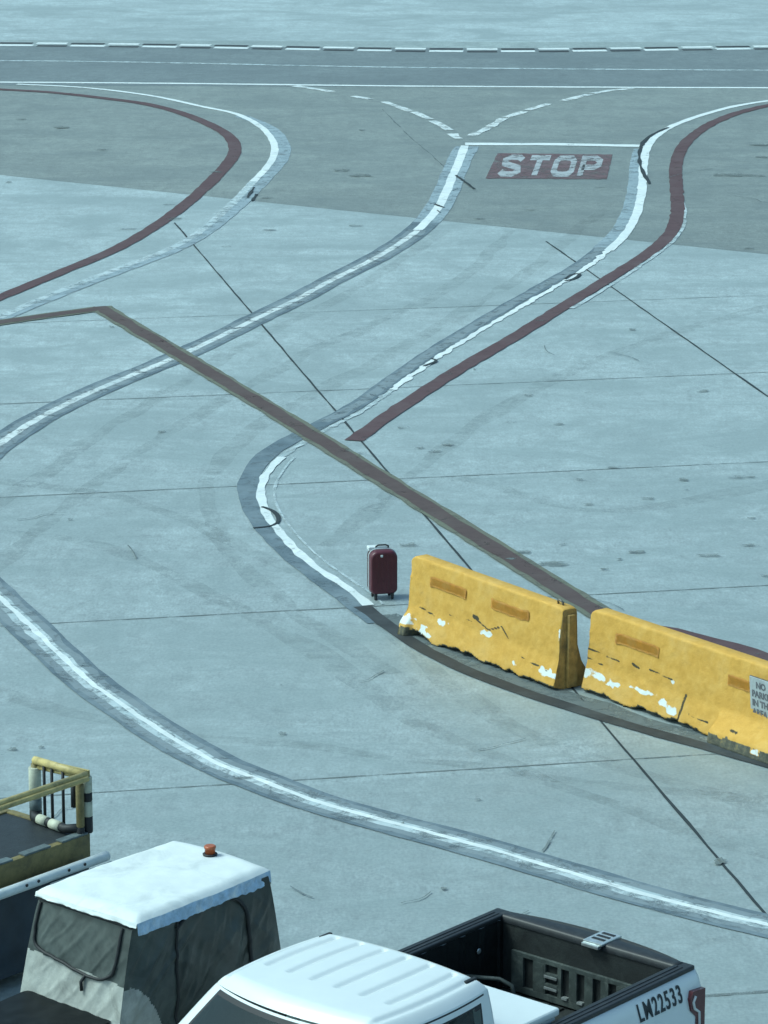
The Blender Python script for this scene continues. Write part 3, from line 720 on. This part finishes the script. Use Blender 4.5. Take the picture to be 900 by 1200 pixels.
for fx in (.95, 4.65):
    for s in (-1, 1):
        b = MB(); b.lathe([(.24, -.13), (.37, -.125), (.40, -.09), (.40, .09), (.37, .125), (.24, .13)], (fx, s * .86, .40), 'y', 36)
        w = b.build('wheel', tyre, PK)
        b = MB(); b.lathe([(.06, -.135), (.20, -.12), (.245, -.134), (.245, .134), (.20, .12), (.06, .135)], (fx, s * .86, .40), 'y', 24); b.build('rim', rimm, w)
        b = MB(); pts = [(fx + .47 * math.cos(R(a)), s * .975, .42 + .47 * math.sin(R(a))) for a in range(0, 181, 10)]; b.tube(pts, .03, 8); b.build('wheel_arch', seal, PK)
# cargo bed
def side_prof(s):
    return [(s * .80, .50), (s * .94, .50), (s * .965, .80), (s * .968, 1.10), (s * .95, 1.26), (s * .915, 1.36), (s * .885, 1.405), (s * .78, 1.405), (s * .775, .86)]
for s in (-1, 1):
    b = MB(); pr = side_prof(s); xs_ = [-.045, -.02, .06, .5, 1.0, 1.5, 2.0, 2.05]
    prev = None
    for i, xx in enumerate(xs_):
        sh = {0: .97, 1: .99}.get(i, 1.0)
        ring = [b.bm.verts.new((xx, s * (.80 + (abs(y) - .80) * sh) if abs(y) > .8 else y, z)) for y, z in pr]
        if prev:
            for k in range(len(ring)):
                f = b.bm.faces.new((prev[k], prev[(k + 1) % len(ring)], ring[(k + 1) % len(ring)], ring[k])); f.smooth = k in (1, 2, 3, 4, 5)
        else: b.bm.faces.new(ring[::-1])
        prev = ring
    b.bm.faces.new(prev); side = b.build('bed_side', wp, PK)
    b = MB(); b.box(-.035, 2.06, min(s * .765, s * .890), max(s * .765, s * .890), 1.400, 1.437, .014, 3)
    for g in (.805, .845): b.box(.06, 2.0, min(s * (g - .008), s * (g + .008)), max(s * (g - .008), s * (g + .008)), 1.436, 1.442, .002)
    b.build('rail_cap', capm, PK)
    b = MB()    # liner wall with shallow vertical ribs
    b.grid(lambda u_, t: (.06 + 1.96 * u_, s * (.772 - .012 * (1 if (u_ * 9) % 1 < .25 else 0) - .0), .87 + .53 * t), 108, 4, smooth=False); bmesh.ops.solidify(b.bm, geom=b.bm.faces[:], thickness=.008); b.build('liner_wall', liner, PK)
    b = MB(); b.box(.55, 1.35, min(s * .58, s * .77), max(s * .58, s * .77), .87, 1.08, .05, 4); b.build('wheel_house', liner, PK)
    for xx in (.35, 1.1):
        b = MB(); b.lathe([(.012, -.004), (.022, -.003), (.022, .003), (.012, .004)], (xx, s * .752, 1.24), 'y', 14); b.build('tie_down', chrome, PK)
    # tail light wraps the rear corner
    b = MB()
    poly = [(-.045, 1.285), (.10, 1.30), (.135, 1.25), (.12, 1.16), (.06, 1.10), (.05, .84), (-.045, .82)]
    y0, y1 = (.94, .975) if s > 0 else (-.975, -.94)
    b.prism(poly, 'y', y0, y1); b.box(-.050, -.02, min(s * .84, s * .983), max(s * .84, s * .974), .82, 1.285, .006)
    tl = b.build('tail_light', redl, PK)
    b = MB(); b.tube([(.075, s * .977, 1.26), (.10, s * .977, 1.22), (.085, s * .977, 1.17), (.03, s * .977, 1.13), (.015, s * .977, .88)], .011, 8); b.build('reverse_lens', clearl, tl)
b = MB(); b.box(.0, 2.05, -.79, .79, .80, .866, 0)
for k in range(12):
    yy = -.70 + k * 1.4 / 11; b.box(.10, 1.98, yy - .03, yy + .03, .867, .882, .004)
b.build('bed_floor', liner, PK)
b = MB(); b.box(2.02, 2.055, -.78, .78, .80, 1.41, .0)
for k in range(7): yy = -.66 + k * .22; b.box(2.008, 2.022, yy - .05, yy + .05, .90, 1.36, .006)
b.build('bulkhead', liner, PK)
# tailgate: white outer skin, black inner face, bulging top spoiler
tg = MB(); tg.box(-.055, .035, -.79, .79, .62, 1.395, .012); TG = tg.build('tailgate', wp, PK)
b = MB(); b.box(.036, .060, -.762, .762, .88, 1.40, .004); b.build('tailgate_liner', liner, TG)
b = MB()
def cap_pt(s, t):
    y = -.80 + 1.6 * s; k = 1 - (2 * s - 1) ** 2; o = -.03 - .12 * k ** .8
    xs2 = [.068, .066, .05, o * .4, o, o - .005, o + .01, .03]; zs2 = [1.385, 1.425, 1.438, 1.440, 1.424, 1.40, 1.385, 1.38]
    q = t * 7; i = min(int(q), 6); f = q - i
    return (xs2[i] * (1 - f) + xs2[i + 1] * f, y, zs2[i] * (1 - f) + zs2[i + 1] * f)
V = b.grid(cap_pt, 40, 7)
b.bm.faces.new([V[0][j] for j in range(8)]); b.bm.faces.new([V[-1][j] for j in range(8)][::-1]); b.build('tailgate_cap', capm, TG)
b = MB(); b.box(-.14, .10, .0, .17, 1.428, 1.448, .006)
b.box(.075, .12, .0, .15, 1.405, 1.432, .006)
b.build('latch_plate', chrome, TG)
b = MB()
for k in range(3): b.box(-.11 + k * .06, -.08 + k * .06, .03, .14, 1.447, 1.452, .002)
b.build('latch_button', seal, TG)
# slotted step panel low on the tailgate's inner side
b = MB(); y0p, y1p, zb, zt = -.66, .66, .885, 1.20
slots = [(-.20, -.13), (-.06, .01), (.085, .155), (.225, .295), (.365, .435), (.50, .57)]
b.box(.062, .088, y0p, y1p, zt - .035, zt, .004); b.box(.062, .088, y0p, y1p, zb, zb + .05, .004)
edges = [y0p] + [e for sl in slots for e in sl] + [y1p]
edges = [-.36] + edges[1:]
for a_, c_ in zip(edges[0::2], edges[1::2]):
    if a_ == -.36: c_ = -.345
    b.box(.062, .088, min(a_, c_), max(a_, c_), zb + .05, zt - .035, .003)
b.box(.062, .088, -.235, -.20, zb + .05, zt - .035, .003)
for z in (1.0, 1.08): b.box(.062, .09, -.345, -.235, z, z + .022, .003)
b.box(.062, .088, -.66, -.55, zb + .05, zt - .035, .003); b.box(.062, .088, -.46, -.36, zb + .05, zt - .035, .003)
b.build('slotted_panel', linerg, TG)
for z in (.978, 1.066):
    b = MB(); b.box(.091, .10, -.35, -.235, z, z + .02, .002); b.build('slot_edge', chrome, TG)
for a_, c_ in slots[:3]:
    b = MB(); b.box(.064, .10, a_ + .01, c_ - .01, .937, .955, .002); b.build('slot_edge', chrome, TG)
# plate number stencilled on the bed side
stn = simple('black_stencil_paint', (.02, .028, .035), .6, .3, 30)
mt = Matrix.Translation((.70, .957, 1.250)) @ Matrix.Rotation(R(180), 4, 'Z') @ Matrix.Rotation(R(90 - 19), 4, 'X')
text_mesh('fleet_number', 'LM22533', .178, stn, PK, mt, .0015, .003, .67, 1.18)

# white tool box across the bed
TB = empty('toolbox', 'white lidded toolbox lying across the pickup bed behind the cab', 'toolbox', TW(1.68, 0, .882), ANG)
b = MB(); b.box(-.28, .28, -.735, .735, 0, .54, .015); b.build('box_body', wp, TB)
b = MB(); b.box(-.335, .30, -.758, .758, .566, .625, .022, 3); b.box(-.30, .29, -.74, .74, .541, .567); b.build('box_lid', wp, TB)
# bent tube frame in the bed
tf = MB(); tf.tube([(-.07, .02, .02), (-.06, -.02, .16), (-.02, -.10, .20), (.10, -.34, .20), (.15, -.36, .16), (.16, -.36, .02)], .016, 10)
tf.tube([(.02, .10, .02), (.03, .07, .12), (.08, 0, .15), (.2, -.22, .15), (.24, -.26, .02)], .014, 10)
to = tf.build('tube_frame', linerg); to.location = TW(.42, -.42, .90); to.rotation_euler = (0, 0, ANG); to['label'] = 'bent dark tube frame lying in the black pickup bed near the toolbox'; to['category'] = 'frame'

# ------------------------------------------------------------------ baggage tug with canvas cab
def vinyl_mat():
    m, nt, b = new_mat('smoky_vinyl'); v_ = coords(nt)
    c = ramp(nt, nz(nt, v_, 5, 7, .65, .5), [(.35, (.050, .064, .062)), (.65, (.105, .130, .124))])
    nt.links.new(c, b.inputs['Base Color']); b.inputs['Roughness'].default_value = .42; b.inputs['Specular IOR Level'].default_value = .6
    tr = N(nt, 'ShaderNodeBsdfTransparent'); tr.inputs[0].default_value = (.55, .62, .60, 1); mx = N(nt, 'ShaderNodeMixShader'); mx.inputs[0].default_value = .80
    nt.links.new(tr.outputs[0], mx.inputs[1]); nt.links.new(b.outputs[0], mx.inputs[2]); nt.links.new(mx.outputs[0], nt.nodes['Material Output'].inputs['Surface'])
    return m
vin = vinyl_mat()
vind = simple('dark_tarpaulin', (.042, .052, .048), .36, .35, 6, bmp=.4, bscale=14)
canv = simple('dirty_beige_canvas', (.37, .39, .365), .85, .2, 6, dirt=(.14, .15, .135), dirt_amt=.7, bmp=.4, bscale=25)
roofm = simple('white_canopy_canvas', (.64, .69, .69), .7, .07, 4, dirt=(.36, .41, .42), dirt_amt=.6, bmp=.2, bscale=12)
bluem = simple('blue_valance_tape', (.36, .52, .68), .6, .3, 14, dirt=(.65, .72, .75), dirt_amt=1.0)
beac = simple('amber_beacon_lens', (.34, .085, .03), .35, .2, 9)
TG0 = (2.30, -2.12)
TU = empty('baggage_tug', 'small baggage tug with white canopy, smoky vinyl curtains and an orange beacon', 'baggage tug', TW(*TG0), ANG)
def T2(x, y, z): return (x - TG0[0], y - TG0[1], z)
top = {'FL': (2.97, -2.58), 'FR': (2.97, -1.67), 'RR': (1.65, -1.63), 'RL': (1.64, -2.50)}
botm = {'FL': (3.12, -2.71), 'FR': (3.16, -1.68), 'RR': (1.53, -1.56), 'RL': (1.5, -2.62)}
def wall_fn(A, B, zt, zb_, amp, seed, outn):
    def fn(s, t):
        k = t * (2.0 - zb_ + .0) / 1.0
        k = min(1, k * 1.0) ** .8
        P = [top[A][i] * (1 - s) + top[B][i] * s for i in (0, 1)]; Q_ = [botm[A][i] * (1 - s) + botm[B][i] * s for i in (0, 1)]
        x = P[0] + (Q_[0] - P[0]) * k; y = P[1] + (Q_[1] - P[1]) * k; z = zt + (zb_ - zt) * t
        def rdg(a, c, o): return max(0, .22 - abs(noise.noise(Vector((s * a + t * c, t * 1.3 - s * .5, seed + o))))) / .22
        amp_ = amp; w = .55 * amp * (rdg(6, 4, 20) + .6 * rdg(5, -5, 30) * (1 - t) + .35 * rdg(16, 5, 40)) + amp * .8 * (noise.noise(Vector((s * 5 + t * 3.5, t * 2.2 - s * 1.5, seed))) + .6 * noise.noise(Vector((s * 11 + t * 5, t * 4, seed + 3)))+ .15 * noise.noise(Vector((s * 22 + t * 9, t * 4, seed + 6)))) * math.sin(math.pi * min(1, max(0, t * 1.1))) ** .5
        w *= min(1, t / .22) * min(1, max(0, .02 + s * 12)) * min(1, .02 + (1 - s) * 12)
        return T2(x + outn[0] * w, y + outn[1] * w, z)
    return fn
front = wall_fn('FL', 'FR', 1.97, 1.20, .011, 2.0, (1, 0))
right = wall_fn('FR', 'RR', 1.97, .62, .034, 5.0, (0, 1))
left = wall_fn('FL', 'RL', 1.97, .62, .03, 9.0, (0, -1))
rear = wall_fn('RR', 'RL', 1.97, .62, .03, 13.0, (-1, 0))
fb = lambda s, t: t > .50 + .05 * s + .02 * noise.noise(Vector((s * 12, 0, 0)))
def rb(s, t): return s < .34 and t > .33 + (s / .34) ** 2.2 * .5 + .01 * noise.noise(Vector((s * 30, 0, 0)))
def panel(name, fn, nu, nv, test, m):
    b = MB(); b.grid(fn, nu, nv, keep=test)
    b.build(name, m, TU)
panel('front_curtain', front, 90, 70, lambda s, t: not fb(s, t), vin)
panel('front_canvas', front, 90, 70, fb, canv)
panel('door_curtain', right, 110, 110, lambda s, t: not rb(s, t) and s <= .34, vin)
panel('door_curtain', right, 110, 110, lambda s, t: not rb(s, t) and s > .34, vind)
panel('side_canvas', right, 110, 110, rb, canv)
panel('side_curtain', left, 60, 60, lambda s, t: t < .33, vin); panel('side_canvas', left, 60, 60, lambda s, t: t >= .33, canv)
panel('rear_curtain', rear, 60, 60, None, vind)
def off(p, n, d): return (p[0] + n[0] * d, p[1] + n[1] * d, p[2])
def pipe(fn, st, n, r=.012):
    pts = smooth([Vector(off(fn(s, t), n, .008)) for s, t in st], .02)
    pts = [Vector(off(fn(*q), n, .008)) for q in st2(st)]
    b = MB(); b.tube(pts, r, 8); b.build('piping', seal, TU)
def st2(st):
    Q_ = smooth([Vector((s, t, 0)) for s, t in st], .02); return [(p.x, p.y) for p in Q_]
pipe(front, [(.04, .05), (.05, .30), (.10, .45), (.40, .52), (.70, .56), (.85, .50), (.90, .38), (.91, .05)], (1, 0))
pipe(front, [(.0, .02), (.3, .02), (.7, .02), (1, .02)], (1, 0), .014)
pipe(right, [(.31, .0), (.32, .15), (.33, .4), (.34, .7), (.34, .98)], (0, 1), .010)
pipe(right, [(.31, .10), (.40, .045), (.55, .03), (.70, .04), (.78, .10), (.80, .2), (.81, .5), (.82, .9)], (0, 1), .015)
b = MB(); b.tube([off(front(.62, .555), (1, 0), .01), off(front(.60, .62), (1, 0), .02), off(front(.61, .70), (1, 0), .015)], .012, 8); b.build('strap', seal, TU)
# canopy
def canopy(s, t):
    a = -1 + 2 * s; c = -1 + 2 * t; k = .07
    a2 = a * math.sqrt(1 - k * c * c) / math.sqrt(1 - k) * .985; c2 = c * math.sqrt(1 - k * a * a) / math.sqrt(1 - k) * .985
    x = 2.305 + .70 * a2; y = -2.105 + (.485 + .015 * a2) * c2
    e = max(abs(a), abs(c)); z = 2.035 + .02 * (1 - c * c) * (1 - .5 * a * a) - .035 * max(0, (e - .86) / .14) ** 2
    z += .008 * noise.noise(Vector((x * 3, y * 3, 1))) + .004 * noise.noise(Vector((x * 9, y * 9, 4)))
    return T2(x, y, z)
b = MB(); b.grid(canopy, 60, 46)
def skirt(fn_edge, depth, seed, m, name, nrm):
    def f(s, t):
        p = fn_edge(s); d = depth * (1 +   .22 * noise.noise(Vector((s * 4, seed, 0))) + .12 * noise.noise(Vector((s * 31, seed, 2))))
        o = .012 * t + .012 * noise.noise(Vector((s * 9, t * 2, seed))) * t
        return (p[0] + nrm[0] * o, p[1] + nrm[1] * o, p[2] - d * t)
    q = MB(); q.grid(f, 80, 4); return q.build(name, m, CN)
CN = b.build('canopy', roofm, TU)
skirt(lambda s: canopy(s, 1), .085, 1, bluem, 'valance', (0, 1)); skirt(lambda s: canopy(1, s), .03, 4, roofm, 'valance', (1, 0))
skirt(lambda s: canopy(s, 0), .05, 6, roofm, 'valance', (0, -1)); skirt(lambda s: canopy(0, s), .11, 9, roofm, 'valance', (-1, 0))
b = MB(); b.lathe([(.052, 0), (.054, .010), (.042, .014)], T2(1.76, -2.09, 2.052), 'z', 24); bs = b.build('beacon', seal, TU)
b = MB(); b.lathe([(.038, .013), (.038, .05), (.043, .052), (.043, .066), (.034, .072)], T2(1.76, -2.09, 2.052), 'z', 24); b.build('beacon_lens', beac, bs)
# inside: wheel, column, seat
b = MB(); c = Vector(T2(2.60, -1.95, 1.55)); ax = Matrix.Rotation(R(-35), 3, 'Y')
b.tube([c + ax @ Vector((.19 * math.cos(a * math.pi / 14), .19 * math.sin(a * math.pi / 14), 0)) for a in range(28)], .017, 8, closed=True)
b.tube([c, c + Vector((.22, 0, -.5))], .03, 8)
for a in (0, 2.1, 4.2): b.tube([c, c + ax @ Vector((.19 * math.cos(a), .19 * math.sin(a), 0))], .014, 6)
b.build('steering_wheel', seal, TU)
b = MB(); b.box(*[v_ for v_ in (1.78 - TG0[0], 2.22 - TG0[0], -2.35 - TG0[1], -1.88 - TG0[1], 1.0, 1.12)], .04, 3); b.box(1.72 - TG0[0], 1.82 - TG0[0], -2.35 - TG0[1], -1.88 - TG0[1], 1.1, 1.62, .04, 3); b.build('seat', simple('grey_seat_vinyl', (.14, .16, .16), .5), TU)
# body
tb = simple('grimy_black_hood', (.013, .018, .020), .5, .1, 6)
b = MB(); b.box(3.06 - TG0[0], 4.35 - TG0[0], -2.66 - TG0[1], -1.70 - TG0[1], .50, 1.27, .05, 3); b.build('hood', tb, TU)
b = MB(); b.grid(lambda s, t: T2(3.10 + 1.2 * s, -2.60 + .84 * t, 1.292 + .012 * noise.noise(Vector((s * 5, t * 4, 3))) + .01 * noise.noise(Vector((s * 13, t * 9, 3)))), 40, 30); bmesh.ops.solidify(b.bm, geom=b.bm.faces[:], thickness=.004); b.build('hood_cover', tb, TU)
b = MB(); b.box(1.35 - TG0[0], 4.45 - TG0[0], -2.72 - TG0[1], -1.64 - TG0[1], .34, .62, .03); b.build('chassis', tb, TU)
b = MB(); b.box(4.42 - TG0[0], 4.55 - TG0[0], -2.70 - TG0[1], -1.66 - TG0[1], .36, .75, .03); b.build('bumper', M['endmat'], TU)
for fx in (1.85, 3.85):
    for yy in (-2.68, -1.68):
        b = MB(); b.lathe([(.16, -.09), (.27, -.085), (.29, -.05), (.29, .05), (.27, .085), (.16, .09)], T2(fx, yy, .29), 'y', 30); w = b.build('wheel', tyre, TU)
        b = MB(); b.lathe([(.05, -.095), (.155, -.08), (.155, .08), (.05, .095)], T2(fx, yy, .29), 'y', 20); b.build('rim', rimm, w)

# ------------------------------------------------------------------ belt loader
ylw = simple('chipped_yellow_rail_paint', (.50, .40, .16), .5, .25, 12, dirt=(.10, .09, .05), dirt_amt=.75)
ylwd = simple('dirty_yellow_frame_paint', (.19, .155, .062), .6, .35, 8, dirt=(.045, .045, .035), dirt_amt=.8)
navy = simple('dark_navy_skirt', (.010, .022, .036), .5, .4, 3, dirt=(.025, .04, .05), dirt_amt=.4)
beltm = simple('black_conveyor_belt', (.016, .022, .026), .55, .3, 10, bmp=.3)
rollw = simple('cream_foam_sleeve', (.48, .50, .40), .7, .15, 14, dirt=(.2, .2, .15), dirt_amt=.6)
greyt = simple('grey_frame_tape', (.10, .13, .135), .5, .5, 12)
whb = simple('scuffed_white_bumper', (.60, .66, .66), .45, .08, 6, dirt=(.2, .22, .22), dirt_amt=.3)
LD = empty('belt_loader', 'belt loader end with yellow guard rails, striped sleeves and a white side bumper', 'belt loader', TW(1.5, -5.5), ANG)
LO = (1.5, -5.5)
def T3(x, y, z): return (x - LO[0], y - LO[1], z)
def lbox(b, x0, x1, y0, y1, z0, z1, *a): b.box(x0 - LO[0], x1 - LO[0], y0 - LO[1], y1 - LO[1], z0, z1, *a)
b = MB(); lbox(b, -.10, 3.6, -6.15, -5.28, .965, .985, .004); b.build('conveyor_belt', beltm, LD)
b = MB()
for (y0, y1) in ((-5.295, -5.225), (-6.22, -6.15)):
    lbox(b, -.13, 3.6, y0, y1, .80, 1.0, .01)
lbox(b, -.14, -.07, -6.15, -5.30, .80, 1.0, .01); b.build('belt_frame', ylwd, LD)
b = MB(); 
for k in range(9): lbox(b, -.10 + k * .42, .19 + k * .42, -5.30, -5.22, 1.002, 1.018, .004)
b.build('frame_pad', greyt, LD)
b = MB(); b.tube([T3(-.12, -5.85, 1.50), T3(-.12, -5.24, 1.50)], .034, 10); b.tube([T3(-.13, -5.85, 1.44), T3(-.13, -5.24, 1.47)], .020, 10); b.build('end_rail', ylw, LD); b = MB(); b.prism([(-5.24 - LO[1], 1.535), (-5.24 - LO[1], 1.47), (-5.40 - LO[1], 1.43), (-5.56 - LO[1], 1.46), (-5.70 - LO[1], 1.515)], 'x', -.155 - LO[0], -.135 - LO[0]); b.build('gusset_plate', ylw, LD)
b = MB(); b.tube([T3(-.11, -5.24, 1.505), T3(3.4, -5.24, 1.505)], .030, 10); b.tube([T3(-.09, -5.20, 1.485), T3(3.4, -5.20, 1.485)], .022, 10); b.build('side_rail', ylw, LD)
def post(x, y, z0, z1, pattern, r=.035):
    b = MB(); b.tube([T3(x, y, z0), T3(x, y, z1)], r * .6, 8); p = b.build('rail_post', ylwd, LD)
    z = z0
    for (h, m) in pattern:
        b = MB(); b.lathe([(r * .9, 0), (r, .006), (r, h - .006), (r * .9, h)], T3(x, y, z), 'z', 16); b.build('foam_sleeve', m, p); z += h
post(-.14, -5.262, 1.0, 1.53, [(.14, seal), (.13, rollw), (.075, seal), (.135, rollw)], .042)
post(-.12, -5.85, .97, 1.47, [(.10, seal), (.10, greyt), (.27, rollw)], .052)
post(-.055, -5.26, .97, 1.5, [(.10, seal), (.37, ylwd)], .034)
for yy, a in ((-5.72, 1.02), (-5.63, .98), (-5.50, 1.0)):
    b = MB(); b.tube([T3(-.10, yy, a), T3(-.10, yy, 1.48)], .013, 8); b.build('rail_bar', seal, LD)
b = MB(); b.tube([T3(-.06, -5.34, 1.22), T3(-.06, -5.34, 1.45)], .022, 8); b.build('rail_bar', seal, LD)
b = MB(); b.tube([T3(-.12, -5.86, 1.05), T3(-.06, -5.80, 1.03), T3(-.02, -5.40, 1.03), T3(-.06, -5.26, 1.06)], .038, 10); lo = b.build('lower_bumper_bar', seal, LD)
for (a, c_) in ((.14, .42), (.54, .86)):
    p = Vector(T3(-.06, -5.80, 1.03)); q = Vector(T3(-.02, -5.40, 1.03)); b = MB(); b.tube([p.lerp(q, a), p.lerp(q, c_)], .042, 14); b.build('foam_sleeve', rollw, lo)
b = MB(); b.tube([T3(-.20, -5.10, .82), T3(-.19, -5.10, .82), T3(3.6, -5.10, .82)], [.034, .042, .042], 14); wb = b.build('side_bumper', whb, LD)
for xx in (.1, .28, .62, .75, 1.3):
    b = MB(); b.lathe([(.014, 0), (.014, .006), (.010, .010)], T3(xx, -5.062, .835), 'y', 10); b.build('bolt', seal, wb)
b = MB(); lbox(b, -.20, .50, -5.06, -4.97, .76, .785, .006); b.build('step_plate', simple('grey_step', (.30, .34, .33), .6), LD)
b = MB()
b.grid(lambda s, t: T3(.0 + 3.6 * s, -5.12 + .02 * noise.noise(Vector((s * 9, t * 2, 2))) + .012 * noise.noise(Vector((s * 22, t * 5, 2))) + .05 * t, .79 - .67 * t), 90, 20)
b.grid(lambda s, t: T3(.0 + .01 * noise.noise(Vector((s * 9, t * 3, 8))), -5.12 - 1.0 * s + .05 * t, .79 - .67 * t), 30, 20)
b.build('skirt', navy, LD)
b = MB(); lbox(b, .04, 3.6, -6.15, -5.20, .25, .80, .01); b.build('chassis', navy, LD)
for fx in (.75, 3.0):
    for yy in (-6.0, -5.35):
        b = MB(); b.lathe([(.15, -.09), (.27, -.085), (.29, -.05), (.29, .05), (.27, .085), (.15, .09)], T3(fx, yy, .29), 'y', 26); b.build('wheel', tyre, LD)

# ------------------------------------------------------------------ camera, light, world
cam = bpy.data.cameras.new('camera'); co = bpy.data.objects.new('camera', cam); COL.objects.link(co)
cam.sensor_fit = 'VERTICAL'; cam.sensor_height = 36; cam.sensor_width = 36; cam.lens = 36 * F / 1200
cam.clip_start = .1; cam.clip_end = 5000
co.location = (0, 0, CAMH); co.rotation_euler = (R(90) - PITCH, 0, 0); sc.camera = co
SUN_EL, SUN_AZ = R(52), R(268)          # azimuth of the sun, measured clockwise from +Y
w = bpy.data.worlds.new('World'); sc.world = w; w.use_nodes = True; nt = w.node_tree; bg = nt.nodes['Background']
sky = nt.nodes.new('ShaderNodeTexSky'); sky.sky_type = 'NISHITA'; sky.sun_disc = False; sky.sun_elevation = SUN_EL; sky.sun_rotation = SUN_AZ
sky.air_density = 1.0; sky.dust_density = 4.0; sky.ozone_density = 1.2
tint = nt.nodes.new('ShaderNodeMix'); tint.data_type = 'RGBA'; tint.blend_type = 'MULTIPLY'; tint.inputs[0].default_value = 1
nt.links.new(sky.outputs[0], tint.inputs[6]); tint.inputs[7].default_value = (.79, 1.09, 1.07, 1)
nt.links.new(tint.outputs[2], bg.inputs['Color']); bg.inputs['Strength'].default_value = .13
sl = bpy.data.lights.new('sun', 'SUN'); sl.energy = 1.5; sl.angle = R(16); sl.color = (.81, 1.0, 1.03)
so_ = bpy.data.objects.new('sun', sl); COL.objects.link(so_)
d = Vector((math.sin(SUN_AZ) * math.cos(SUN_EL), math.cos(SUN_AZ) * math.cos(SUN_EL), math.sin(SUN_EL)))
so_.rotation_euler = d.to_track_quat('Z', 'Y').to_euler()
vs = sc.view_settings; vs.view_transform = 'Standard'; vs.look = 'None'; vs.exposure = 0.41; vs.gamma = 1
